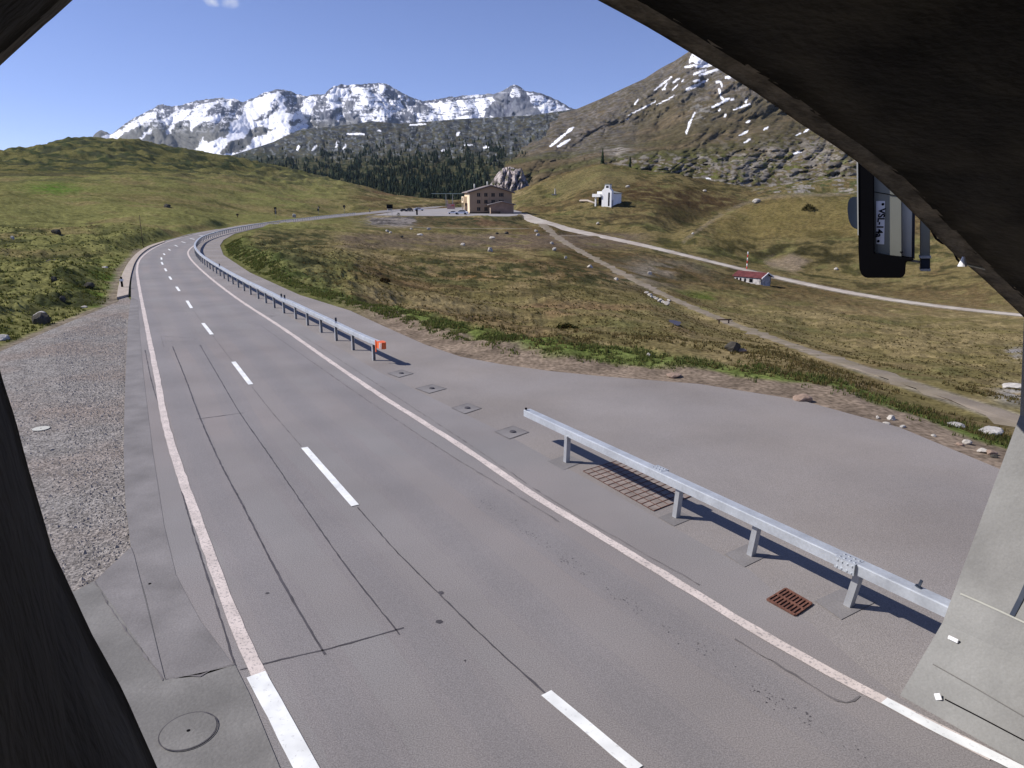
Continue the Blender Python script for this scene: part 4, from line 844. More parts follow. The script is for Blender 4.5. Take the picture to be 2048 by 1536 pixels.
def wall_plate(u, v, w, h, m, name, rot=0):
    p = on_wall(u, v); nn = Vector((-PX[0], -PX[1], .25)).normalized(); bm = bmesh.new()
    al = Vector((AX[0], AX[1], 0)); up = nn.cross(al).normalized()
    bx(bm, (0,0,0), (w, h, .018), bev=.004); mt = Matrix((al, up, nn)).transposed(); bmesh.ops.rotate(bm, cent=(0,0,0), matrix=Matrix.Rotation(rot, 3, 'Z'), verts=bm.verts); bmesh.ops.rotate(bm, cent=(0,0,0), matrix=mt, verts=bm.verts)
    bmesh.ops.translate(bm, vec=p+nn*.02, verts=bm.verts); return bm
tag(from_bm('wall_plate', wall_plate(1908, 1278, .11, .045, M['plate'], ''), M['plate']), 'small white plate fixed to the pale gallery wall', 'sign plate')
bm = wall_plate(1878, 1393, .07, .07, None, '', .6); tag(from_bm('reflector', bm, M['plate']), 'round white reflector on the foot of the pale gallery wall', 'reflector')
# pale tube drawn in for a lit flange edge, and the cable
def at_a(u, v, a): d = ray(u, v); return Vector(np.array([0,0,CAM_H])+d*(a/(d[:2]@AX)))
con = tube('lit_flange', [at_a(1926,527,A_RIM-.12), at_a(1985,541,A_RIM-.12), at_a(2060,558,A_RIM-.12), at_a(2200,590,A_RIM-.12)], .011, M['boxpale']); tag(con, 'thin pale tube drawn as the lit flange edge under the arch', 'lit_flange')
bm = bmesh.new(); bmesh.ops.create_cone(bm, cap_ends=True, segments=12, radius1=.04, radius2=.012, depth=.09); bmesh.ops.translate(bm, vec=at_a(1926,523,A_RIM-.12), verts=bm.verts); from_bm('gland', bm, M['plate'], con)
tag(tube('cable', [at_a(u, v, 4.1) for u, v in [(1860,440),(1864,462),(1872,477),(1884,486),(1897,489),(1906,495),(1910,508),(1914,518),(1922,526)]], .012, M['black']), 'black cable looping from the pole to the arch', 'cable')
# grey equipment housing on its bracket pole, just outside the mouth
BA = 4.5; c0 = at_a(1770, 440, BA); dep = float(ray(1770,440)@np.array([0, CP, -SP])); Zc = (c0-Vector((0,0,CAM_H))).dot(Vector((0, CP, -SP))); MP = Zc/F_PX
view = Vector((c0.x, c0.y, 0)).normalized(); RT = Vector((view.y, -view.x, 0)); cosr = RT.dot(Vector((1,0,0)))
hs = empty('equipment_housing', c0); tag(hs, 'grey roadside camera housing lettered VSL-14a hanging on edge below the arch', 'housing')
BM = Matrix((RT, view, Vector((0,0,1)))).transposed().to_4x4()
def hp(u, v, d=0.):                                         # a point of the housing: right, depth, up
    q = ray(u, v); t = (c0.dot(view)+d)/(q[0]*view.x+q[1]*view.y); p = Vector(np.array([0,0,CAM_H])+q*t)-c0; return Vector((p.dot(RT), p.dot(view), p.z))
def hprism(name, px, d0, d1, m, bev=.0, parent=hs):
    bm = bmesh.new(); A_ = [hp(u, v, 0) for u, v in px]; f = [bm.verts.new((p.x, d0, p.z)) for p in A_]; b = [bm.verts.new((p.x, d1, p.z)) for p in A_]; n = len(f)
    bm.faces.new(f); bm.faces.new(b[::-1])
    for i in range(n): bm.faces.new((f[i], b[i], b[(i+1) % n], f[(i+1) % n]))
    bmesh.ops.recalc_face_normals(bm, faces=bm.faces)
    if bev: bmesh.ops.bevel(bm, geom=list(bm.edges), offset=bev, segments=2, affect='EDGES')
    bmesh.ops.transform(bm, matrix=BM, verts=bm.verts); return from_bm(name, bm, m, parent)
hprism('body', [(1746,300),(1803,300),(1804,514),(1747,508)], .02, .46, M['boxgrey'], .006)
hprism('side_panel', [(1804,300),(1826,300),(1824,516),(1804,513)], .09, .44, M['boxpale'], .004)
hprism('back_edge', [(1826.5,300),(1832,300),(1830,520),(1824.5,516.5)], .12, .44, M['blueblack'])
hprism('front_shroud', [(1716,296),(1748,296),(1749,505),(1805,515),(1828,517),(1826,521),(1812,523),(1810,548),(1803,555),(1733,555),(1724,550),(1719,538),(1717,500)], -.05, .5, M['black'], .008)
hprism('trim', [(1713,296),(1716,296),(1717.5,470),(1715.5,470)], -.06, .3, M['boxpale'])
hprism('lens_hood', [(1717,393),(1702,394),(1696,402),(1694.5,420),(1697,440),(1703,453),(1711,458),(1717,459)], .02, .36, M['blueblack'], .01)
lab = hprism('label_plate', [(1752,402),(1770,402),(1768.5,489),(1752.5,488)], .012, .022, M['plate'])
hprism('seam_line', [(1748,383),(1790,390),(1790,391.5),(1748,384.5)], .013, .03, M['black'])
hprism('screw', [(1800,503),(1806,504),(1806,506),(1800,505)], .012, .1, M['black'])
def lettering():
    c = bpy.data.curves.new('lettering', 'FONT'); c.body = '• VSL-14a •'; c.size = 1; c.extrude = .01; c.align_x = 'CENTER'; c.align_y = 'CENTER'; c.offset = .03
    t = bpy.data.objects.new('tmp', c); COL.objects.link(t); dg = bpy.context.evaluated_depsgraph_get(); me = bpy.data.meshes.new_from_object(t.evaluated_get(dg)); bpy.data.objects.remove(t)
    o = link('lettering', me, M['black'], lab); xs = [v.co.x for v in me.vertices]; L = max(xs)-min(xs); a = hp(1761,406); b = hp(1760.5,485); k = (a-b).length/L
    ctr = (a+b)/2; wd = abs(hp(1770,445).x-hp(1752,445).x)*.78; ys = [v.co.y for v in me.vertices]; ky = min(wd/(max(ys)-min(ys)), k*1.9)
    for v in me.vertices:                                    # read from top to bottom
        x, y, z = v.co; q = BM @ Vector((ctr.x + (y-.02)*ky, .009-z*.1, ctr.z - x*k)); v.co = q
    if sum(p.normal.dot(view)*p.area for p in me.polygons) > 0: me.flip_normals()
lettering()
pole = empty('bracket_pole', c0 + (BM @ hp(1853, 543, .3))); tag(pole, 'square grey steel pole with two clamps carrying the housing', 'pole')
po = pole.location - c0
def pprism(name, px, d0, d1, m):
    o = hprism(name, px, d0, d1, m, .004, None); o.data.transform(Matrix.Translation(-po)); o.parent = pole; return o
pprism('post', [(1844,150),(1862,150),(1862,515),(1842,515)], .2, .34, M['boxgrey'])
pprism('clamp', [(1840,514),(1864,514),(1864,519),(1840,519)], .15, .4, M['steel']); pprism('clamp', [(1841,540),(1863,540),(1863,545),(1842,545)], .15, .4, M['steel'])
pprism('post_foot', [(1842,519.5),(1862,519.5),(1862,539.5),(1842,539.5)], .17, .37, M['blueblack'])
pprism('arm', [(1806,520),(1842,525),(1842,529),(1806,524)], .22, .27, M['steel'])

# ------------------------------------------------------------------ guard rails
RAIL_PROF = [(.0,.595),(.19,.595),(.20,.605),(.20,.735),(.19,.746),(.015,.752),(.004,.748),(.0,.736)]
def sweep(name, C, prof, m, parent, org, flat=None):
    C = np.asarray(C); T = np.gradient(C[:, :2], axis=0); T /= np.linalg.norm(T, axis=1)[:,None]+1e-9; N = np.stack([T[:,1], -T[:,0]], 1)*flat
    n = len(prof); V = []; Fc = []
    for i in range(len(C)):
        for o, z in prof: V.append((C[i,0]+N[i,0]*o-org[0], C[i,1]+N[i,1]*o-org[1], C[i,2]+z-org[2]))
    for i in range(len(C)-1):
        for k in range(n): Fc.append((i*n+k, i*n+(k+1) % n, (i+1)*n+(k+1) % n, (i+1)*n+k))
    bm = bmesh.new(); vs = [bm.verts.new(v) for v in V]; [bm.faces.new([vs[j] for j in f]) for f in Fc]; bm.faces.new(vs[:n]); bm.faces.new(vs[-n:])
    return from_bm(name, bm, m, parent)
def post_mesh(name, lean=0.):
    bm = bmesh.new()
    for c, s in (((0,-.045,.3),(.1,.012,.62)), ((0,.045,.3),(.1,.012,.62)), ((.044,0,.3),(.012,.078,.62))): bx(bm, c, s)
    bx(bm, (.03,0,.6), (.06,.13,.03)); bmesh.ops.recalc_face_normals(bm, faces=bm.faces)
    for v in bm.verts: v.co.x += lean*(v.co.z)
    me = bpy.data.meshes.new(name); bm.to_mesh(me); bm.free(); me.materials.append(M['oldsteel']); return me
def joint(parent, p, ang, org):
    bm = bmesh.new(); bx(bm, (0,0,.008), (.30,.206,.166)); 
    for dx in (-.11,-.04,.04,.11):
        for dz in (-.05,.05): bx(bm, (dx,-.106,dz), (.025,.014,.025))
        for dy in (-.05,.05): bx(bm, (dx,dy,.096), (.025,.025,.012))
    o = from_bm('joint', bm, M['steel'], parent); o.location = Vector(p)-Vector(org); o.rotation_euler = (0,0,ang); return o
# near rail: its front top edge, then the posts below it
fe = [pt(u, v, .75) for u, v in [(1042.8,819.4),(1119,854),(1247,907),(1400,981.6),(1560,1058),(1730,1138),(1893.7,1214.6)]]
line = np.array(fe); cf = [np.polyfit(line[:,1], line[:,0], 1)]; ys = np.linspace(line[0,1], line[-1,1]-.35, 30); NC = np.column_stack([np.polyval(cf[0], ys), ys, 0*ys])
org = pt(1352,1034); ang = math.atan2(NC[-1,1]-NC[0,1], NC[-1,0]-NC[0,0])
nr_ = empty('guardrail', org); tag(nr_, 'short galvanised box guardrail on four posts ending at the pale gallery wall', 'guardrail', 'guardrails beside the road')
tdir = np.array([math.cos(ang), math.sin(ang)]); nrm = np.array([-tdir[1], tdir[0]]); fl = 1
if (np.array([tdir[1], -tdir[0]])@np.array([1, .3])) < 0: fl = -1
sweep('rail', NC, RAIL_PROF, M['steel'], nr_, org, fl)
for u, v, ln in [(1133,924,.04),(1352,1034,.09),(1502,1110,.13),(1697,1211,.17)]:
    p = pt(u, v); k = np.argmin(np.hypot(*(NC[:, :2]-p[:2]).T)); o = link('post', post_mesh('post', ln), None, nr_, Vector(p)-Vector(org)); o.rotation_euler = (0,0,ang if fl == -1 else ang+math.pi*0)
nf = np.array([tdir[1], -tdir[0]])*fl
for u, v in [(1310,939),(1690,1121)]:
    p = pt(u, v, .75)[:2]+nf*.1; joint(nr_, (p[0], p[1], .662), ang, org)
bm = bmesh.new(); bx(bm, (0,0,.04), (.035,.012,.11)); bx(bm, (0,0,-.01), (.08,.05,.015)); o = from_bm('reflector_stub', bm, M['blueblack'], nr_); p = pt(1838,1172,.77); o.location = Vector(p)-Vector(org)+Vector((0,0,.0)); o.rotation_euler = (0,.25,ang)
bm = bmesh.new(); bx(bm, (0,0,.02), (.05,.05,.04)); o = from_bm('bolt_stub', bm, M['black'], nr_); o.location = Vector(pt(1052,819,.77))-Vector(org)
# far rail round the bend
FB = [(757,724.5),(747,720),(704.5,698.7),(667.8,678.2),(636.4,661.5),(608.4,646.7),(584.3,633.7),(562.6,623.5),(544.4,612.9),(528.6,604),(514.1,595.7),(500.4,588.6),(488.7,581.8),(466,568.5),(443,553.5),(420,538),(403,524.5),(393,512.5),(390,503),(393,495),(405,483.5),(424,475.5),(446,469),(486,460),(544,449.5)]
FP = np.array([pt(*p) for p in FB] + [on_road(*p) for p in [(590,443.2),(634,437.8),(672,433.6),(712,429.6)]])
FC = resamp(FP, step=.65); forg = pt(747,720); fr_ = empty('guardrail', forg); tag(fr_, 'long galvanised box guardrail following the bend, orange end piece towards the gallery', 'guardrail', 'guardrails beside the road')
ext = FC.copy(); d0 = FC[0]-FC[3]; ext = np.vstack([FC[0]+d0/np.linalg.norm(d0)*.25, FC])
T0 = FC[1]-FC[0]; fl2 = 1 if np.array([T0[1], -T0[0]])@np.array([1, .3]) > 0 else -1
sweep('rail', ext[:420], [(o-.05, z) for o, z in RAIL_PROF], M['steel'], fr_, forg, fl2) if len(ext) > 420 else None
if len(ext) > 420: sweep('rail', ext[419:], [(o-.05, z) for o, z in RAIL_PROF], M['steel'], fr_, forg, fl2)
else: sweep('rail', ext, [(o-.05, z) for o, z in RAIL_PROF], M['steel'], fr_, forg, fl2)
s = np.concatenate([[0], np.cumsum(np.linalg.norm(np.diff(FP, axis=0), axis=1))]); FD = resamp(FP, step=.05); sd_ = np.arange(len(FD))*.05
pm = post_mesh('post', .0); rest = bmesh.new(); k = 0; pos = s[1]
GAP = float(np.mean(np.diff(s[1:13])))
while pos < s[-1]-.5:
    i = min(int(pos/.05), len(FD)-2); p = FD[i]; t = FD[i+1]-FD[i]; a = math.atan2(t[1], t[0])
    if k < 100: o = link('post', pm, None, fr_, Vector(p)-Vector(forg)); o.rotation_euler = (0,0,a)
    else: bx(rest, (p[0]-forg[0], p[1]-forg[1], p[2]-forg[2]+.3), (.1,.1,.6), a)
    pos += GAP; k += 1
if rest.verts: tag(from_bm('post', rest, M['oldsteel'], fr_), kind='stuff')
else: rest.free()
a0 = math.atan2(-d0[1], -d0[0]); e = FC[0]+d0/np.linalg.norm(d0)*.27
def endcap():
    t = d0[:2]/np.linalg.norm(d0[:2]); n = np.array([FC[1][1]-FC[0][1], -(FC[1][0]-FC[0][0])]); n = n/np.linalg.norm(n)*fl2
    c = Vector((e[0]-forg[0], e[1]-forg[1], 0))
    def W2(a, b, z): return c+Vector((t[0]*a+n[0]*b, t[1]*a+n[1]*b, z))
    bm = bmesh.new(); pl = [(-.2,-.075),(.02,-.075),(.16,-.03),(.22,.05),(.16,.14),(.02,.175),(-.2,.175)]
    lo = [bm.verts.new(W2(a, b, .54)) for a, b in pl]; hi = [bm.verts.new(W2(a, b, .775)) for a, b in pl]
    for i in range(len(pl)-1): bm.faces.new((lo[i], lo[i+1], hi[i+1], hi[i]))
    bm.faces.new(hi); bm.faces.new(lo[::-1]); bm.faces.new((lo[-1], lo[0], hi[0], hi[-1])); cap = from_bm('end_cap', bm, M['orange'], fr_)
    bm = bmesh.new()
    for x in (.03, .11): 
        vs = [bm.verts.new(W2(x+q*.045+(0 if z < .6 else .03), -.079-(.0) + (x-.02)*.33*(x > .02), z)) for q, z in ((0,.55),(1,.55),(1,.77),(0,.77))]; bm.faces.new(vs)
    from_bm('white_stripe', bm, M['plate'], cap)
    bm = bmesh.new(); p0 = W2(-.23, -.085, 0); bx(bm, (p0.x, p0.y, .6), (.05,.03,.42), a0); from_bm('marker_plate', bm, M['orange'], fr_)
endcap()
def delin(u, v, z0):
    p = pt(u, v, .75); bm = bmesh.new(); bx(bm, (0,0,.11), (.07,.05,.22)); o = from_bm('reflector_stub', bm, M['blueblack'], fr_); o.location = Vector(p)-Vector(forg); bm = bmesh.new(); bx(bm, (0,-.03,.03), (.072,.02,.07)); from_bm('reflector', bm, M['plate'], o)
delin(563, 596, .75); delin(569.5, 598.5, .75); delin(439, 533, .75); delin(672, 646, .75)
# ------------------------------------------------------------------ sockets, patches, grates, covers in the asphalt
def quad_frame(px, z): return [Vector(pt(u, v, z)) for u, v in px]
def socket(px, i):
    P = quad_frame(px, .006); c = sum(P, Vector())/4; t = empty('post_socket', c)
    bm = bmesh.new(); bm.faces.new([bm.verts.new(p-c) for p in P]); from_bm('patch', bm, M['gutter'], t)
    bm = bmesh.new()
    for a, b in zip(P, P[1:]+P[:1]):
        n = (b-a).cross(Vector((0,0,1))).normalized()*.012; up = Vector((0,0,.003)); bm.faces.new([bm.verts.new(q-c+up) for q in (a-n, b-n, b+n, a+n)])
    from_bm('joint', bm, M['faint'], t)
    bm = bmesh.new(); bmesh.ops.create_cone(bm, cap_ends=True, segments=14, radius1=.085, radius2=.07, depth=.03); bmesh.ops.translate(bm, vec=(.03,.0,.014), verts=bm.verts); from_bm('cap', bm, M['seam'], t)
    tag(t, ['square asphalt patch with dark post socket just past the orange rail end', 'second square socket patch counted from the orange rail end', 'third square socket patch counted from the orange rail end', 'square socket patch nearest the near guardrail'][i], 'post socket', 'empty post sockets between the guardrails')
def around(u, v, w, h): return [(u-w*.98, v-h*.1), (u+w*.1, v-h), (u+w, v-h*.05), (u-w*.12, v+h)]
for i, (u, v, w, h) in enumerate([(800.6,747.2,26,7.5),(861.6,777.5,31,9),(932.5,816.9,30,10.5),(1023,864.7,34,13)]): socket(around(u, v, w, h), i)
for u, v, w, h in [(1131,924,36,16),(1352,1036,36,16),(1494,1110,46,24),(1690,1205,62,34),(440,548,12,3),(545,630,16,4)]:
    poly_sheet('patch', [pt(a, b, .005) for a, b in around(u, v, w, h)], M['gutter'], road)
def grate(name, px, nb, nl, wl, m, label, cat, wavy=0., bed=None):
    P = quad_frame(px, .01); c = sum(P, Vector())/4; t = empty(name, c)
    def Q(s, r): return (P[0]*(1-s)+P[1]*s)*(1-r)+(P[3]*(1-s)+P[2]*s)*r-c
    bm = bmesh.new(); bm.faces.new([bm.verts.new(Q(s, r)-Vector((0,0,.004))) for s, r in ((0,0),(1,0),(1,1),(0,1))]); from_bm('bed', bm, bed, t)
    bm = bmesh.new()
    def bar(f, w, h):
        pts = [f(k/10) for k in range(11)]; 
        for a, b in zip(pts, pts[1:]):
            d = (b-a).normalized(); n = d.cross(Vector((0,0,1)))*w/2; up = Vector((0,0,h)); vs = [bm.verts.new(q) for q in (a-n, b-n, b+n, a+n, a-n+up, b-n+up, b+n+up, a+n+up)]
            for fidx in ((4,5,6,7),(0,1,5,4),(2,3,7,6),(1,2,6,5),(3,0,4,7)): bm.faces.new([vs[j] for j in fidx])
    bh = .006 if nb > 6 else .02
    for i in range(nb+1): bar(lambda k, i=i: Q(i/nb, k) + ((Q(.06, 0)-Q(0, 0))*wavy*math.sin(k*6.3) if wavy else Vector()), wl, bh)
    for j in range(nl+1): bar(lambda k, j=j: Q(k, j/nl), wl*.8, bh*.8)
    from_bm('bars', bm, m, t); tag(t, label, cat)
grate('floor_grate', [(1166,942),(1307,1021.5),(1382,992),(1238,920)], 13, 5, .012, M['rust'], 'rusty barred grate set in the asphalt under the near guardrail', 'grate', bed=M['rustbed'])
grate('gully_grate', [(1571,1178),(1534.5,1200),(1590,1231),(1623,1208)], 2, 8, .035, M['rust'], 'rusty curved gully grate beside the white edge line', 'grate', wavy=0., bed=M['seam'])
def cover(u, v, r, label, m, z=.02):
    c = Vector(pt(u, v, z)); t = empty('manhole_cover', c)
    bm = bmesh.new(); bmesh.ops.create_cone(bm, cap_ends=True, segments=40, radius1=r*.97, radius2=r*.96, depth=.012); from_bm('lid', bm, m, t)
    bm = bmesh.new()
    for k in range(48):
        a, b = 2*math.pi*k/48, 2*math.pi*(k+1)/48; bm.faces.new([bm.verts.new((math.cos(q)*w, math.sin(q)*w, .007)) for q, w in ((a, r*.975), (b, r*.975), (b, r*1.015), (a, r*1.015))])
    from_bm('gap', bm, M['seam'], t); bm = bmesh.new(); bmesh.ops.create_cone(bm, cap_ends=True, segments=10, radius1=.022, radius2=.02, depth=.016); from_bm('lifting_hole', bm, M['black'], t); tag(t, label, 'manhole cover')
cover(377, 1462, .29, 'round concrete manhole cover in the pad at the gallery foot', M['pad'])
cover(82, 857, .2, 'pale round manhole cover lying in the gravel apron', M['boxpale'], -.005)
# kerb and marker post on the left of the bend
ki = resamp(np.array([pt(u, v) for u, v in [(257,592),(259,570),(263,548),(272,523),(284,508),(302,495.5),(330,484.5)]]), 40); ko = resamp(np.array([pt(u, v) for u, v in [(234,598),(238,572),(246,548),(258,526),(276,506.5),(298,493),(328,483)]]), 40)
V = []; Fc = []
for a, b in zip(ki, ko): V += [a, a+[0,0,.1], b+[0,0,.11], b-[0,0,.05]]
for i in range(39):
    for k in range(3): Fc.append((4*i+k, 4*i+k+1, 4*i+k+5, 4*i+k+4))
V.append(V[0]); bm = bmesh.new(); vs = [bm.verts.new(v) for v in V[:-1]]; [bm.faces.new([vs[j] for j in f]) for f in Fc]; bm.faces.new(vs[:4]); tag(from_bm('kerb', bm, M['kerb']), 'pale raised stone kerb along the outside of the bend', 'kerb')
def simple_post(name, u, v, h, r, m, label, cat, head=None, group=None, surf=None):
    p = Vector(on_road(u, v)) if surf == 'road' else (Vector(pt(u, v)) if surf == 'plane' else place(u, v)); t = empty(name, p); tube('pole', [(0,0,-.2),(0,0,h)], r, m, t, 8)
    for kind, c, s, mm in head or []:
        bm = bmesh.new()
        if kind == 'box': bx(bm, c, s)
        else: bmesh.ops.create_cone(bm, cap_ends=True, segments=20, radius1=s, radius2=s, depth=.05); bmesh.ops.rotate(bm, cent=(0,0,0), matrix=Matrix.Rotation(math.pi/2, 3, 'X'), verts=bm.verts); bmesh.ops.translate(bm, vec=c, verts=bm.verts)
        from_bm('sign_plate' if name.endswith('sign') else 'band', bm, mm, t)
    return tag(t, label, cat, group)
simple_post('marker_post', 245, 577, .75, .07, M['black'], 'short dark marker post standing on the kerb outside the bend', 'post', [('box', (0,-.0,.55), (.17,.17,.14), M['plate'])], surf='plane')
simple_post('pole', 285.5, 486, 3.9, .035, M['woodtrim'], 'tall thin dark pole beside the road on the left meadow', 'pole')
simple_post('road_sign', 552, 437.5, 3.2, .05, M['oldsteel'], 'road sign with two dark plates stacked on a tall post across the bend', 'road sign', [('box', (0,0,3.05), (.75,.06,.75), M['black']), ('box', (0,.02,1.95), (.62,.06,1.1), M['black'])], 'signs along the far bend')
simple_post('road_sign', 637.5, 430.5, 3.0, .05, M['oldsteel'], 'narrow dark two plate sign behind the far rail, right of the white stone', 'road sign', [('box', (.2,0,2.8), (.6,.06,.7), M['black']), ('box', (-.1,.02,1.9), (.7,.06,.8), M['black'])], 'signs along the far bend')
simple_post('road_sign', 689, 426.5, 3.2, .05, M['oldsteel'], 'round dark sign behind the far end of the long guardrail', 'road sign', [('disc', (0,0,2.9), .55, M['black']), ('box', (0,0,2.1), (.5,.05,.4), M['black'])], 'signs along the far bend')
simple_post('marker_post', 740, 428, 1.4, .12, M['black'], 'dark marker post where the guardrail ends by the stony bank', 'post', [('box', (0,0,1.0), (.26,.26,.2), M['plate'])])
simple_post('marker_post', 834, 429, 2.0, .3, M['black'], 'stubby black post at the edge of the car park', 'post', [('box', (0,0,1.85), (.7,.7,.5), M['black'])])
simple_post('marker_post', 475.5, 436.5, .8, .12, M['woodtrim'], 'small brown stake on the meadow edge above the bend', 'post', [('box', (0,0,.75), (.6,.3,.5), M['woodtrim'])])
def board_sign():
    p = Vector(on_road(780, 430)); t = empty('board_sign', p); tag(t, 'dark rectangular board sign on two legs beside the car park entrance', 'sign')
    for x in (-.75, .75): tube('leg', [(x,0,-.2),(x,0,2.3)], .07, M['oldsteel'], t, 6)
    box('board', (0,0,3.0), (2.2,.12,1.4), M['black'], t); box('board', (0,.01,1.95), (1.5,.1,.55), M['boxgrey'], t)
board_sign()
# ------------------------------------------------------------------ inn
def inn():
    p = Vector(on_road(940, 427.2)); fz = 0
    D = math.hypot(p.x, p.y); k = D/F_PX*math.hypot(*ray(975,420)[:2])          # metres per photo pixel
    phi = R(10.5); w = 79*k/math.cos(phi); Ls = 17.; t = empty('inn', p, phi+R(-0)); tag(t, 'ochre three storey inn with a shallow gabled roof, facing its car park', 'inn')
    eh, ah = 39*k, 50.5*k
    prism('wall', [(0,-.6),(w,-.6),(w,eh),(w/2,ah),(0,eh)], 0, Ls, M['facade'], t)
    box('side_wall', (-.06, Ls/2-.2, eh/2-.35), (.1, Ls-.6, eh-.5), M['cream'], t)
    ov = .9; sl = (ah-eh)/(w/2); th = .28
    for s in (-1, 1):
        x0 = w/2; x1 = w/2+s*(w/2+1.0); zr = ah+.12; z1 = zr-sl*(w/2+1.0)
        prism('roof', [(x0, zr), (x1, z1), (x1, z1+th), (x0, zr+th)], -ov, Ls+ov, M['roof'], t)
        f = prism('fascia', [(x0, zr-.28), (x1, z1-.28), (x1, z1-.01), (x0, zr-.01)], -ov+.06, -ov+.2, M['woodtrim'], t)
    cols_x = [16.5, 30, 43.5, 59]; rows = [(31.5,36.8+.3),(19,24.5),(5.6,11.2)]
    for ri, (z0, z1) in enumerate(rows):
        for ci, cx in enumerate(cols_x):
            if ri == 2 and ci > 1: continue
            ww = (6.6, 6.6, 7, 9)[ci]*k; x = cx*k/math.cos(phi); zc = (z0+z1)/2*k; hh = (z1-z0)*k
            f = empty('window', (x, -.02, zc)); f.parent = t
            n = 3 if ci == 3 else 2
            for q in range(n):
                xx = (q-(n-1)/2)*ww/n; box('pane', (xx, -.01, 0), (ww/n*.8, .06, hh), M['glass'], f)
            box('frame', (0, .0, -hh/2-.08), (ww*1.08, .1, .12), M['woodtrim'], f); box('frame', (0, .0, hh/2+.07), (ww*1.04, .08, .1), M['woodtrim'], f)
    for x in (22.5, 37, 50): box('stringcourse', (x*k, -.025, ah*.42), (.12, .06, ah*.62), M['annex'], t)
    box('plinth', (w*.27, -.25, -.05), (w*.58, .5, .9), M['black'], t)
    # entrance side
    box('porch', (-.75, Ls-5.5, eh*.66), (1.5, 6, 2.4), M['cream'], t); box('door', (-.14, Ls-6.4, 1.9), (.12, 8, 3.9), M['woodtrim'], t)
    for y in (Ls-2.6, Ls-8.4): box('pillar', (-1.2, y, 1.8), (.35,.35,3.9), M['cream'], t)
    box('pane', (-1.53, Ls-5.5, eh*.68), (.06, 2.2, 1.3), M['glass'], t)
    for u, yy, h in ((950, 9, 2.4), (979, 14, 2.2)):
        x = (u-940)*k+1.0; zb = ah-abs(x-w/2)*sl; tube('flue', [(x, yy, zb-.3), (x, yy, zb+h)], .28, M['boxpale'], t, 10)
    box('balcony', (w+.7, 4, eh*.4), (1.4, 4, .2), M['woodtrim'], t); box('balcony_post', (w+1.2, 2.4, eh*.2), (.15,.15,eh*.42), M['cream'], t)
    # annex in front
    ax0 = 36*k; aw = 43*k; az = 16.5*k; aa = 21.5*k
    an = prism('annex', [(ax0,-.9),(ax0+aw,-.9),(ax0+aw,az),(ax0+aw*.52,aa),(ax0,az)], -4.6, -.02, M['annex'], t)
    for s in (-1, 1):
        xm = ax0+aw*.52; x1 = ax0-1.0 if s < 0 else ax0+aw+.9; z1 = aa-(aa-az)/(aw*.5)*abs(x1-xm)
        prism('annex_roof', [(xm, aa+.06), (x1, z1+.06), (x1, z1+.3), (xm, aa+.3)], -5.4, -.05, M['roof'], t)
    box('annex_door', (ax0+.05, -2.6, 1.1), (.14, 2.2, 2.3), M['cream'], t); box('log_pile', (ax0+1.8, -4.95, .1), (3.6, .6, 1.5), M['woodtrim'], t)
    box('terrace_wall', (w*.25, -3.2, -.62), (w*.55, .3, .85), M['limewash'], t)
inn()
def terrace():
    p = Vector(on_road(903, 418)); k = math.hypot(p.x, p.y)/F_PX; t = empty('terrace_wall', p); tag(t, 'pinkish stone terrace wall with a red awning left of the inn', 'wall')
    box('wall', (0, 0, 4.5*k), (13*k, 1.2, 10*k), M['pink'], t); box('awning', (3*k, -1.4, 7*k), (5*k, 1.6, 1.2*k), M['redpaint'], t); box('pillar', (-7.5*k, -.2, 8*k), (1.5*k, .8, 17*k), M['pink'], t)
terrace()
def canopy():
    p = Vector(on_road(893, 415.5)); t = empty('canopy', p); tag(t, 'thin pale green flat canopy on two posts behind the inn', 'canopy'); k = math.hypot(p.x, p.y)/F_PX
    box('roof', (0, 4, 26.5*k), (58*k, 5, .3), M['greenroof'], t)
    for x in (-2*k, 11*k): box('post', (x, 4, 13*k), (.35,.35,26.2*k), M['boxpale'], t)
canopy()
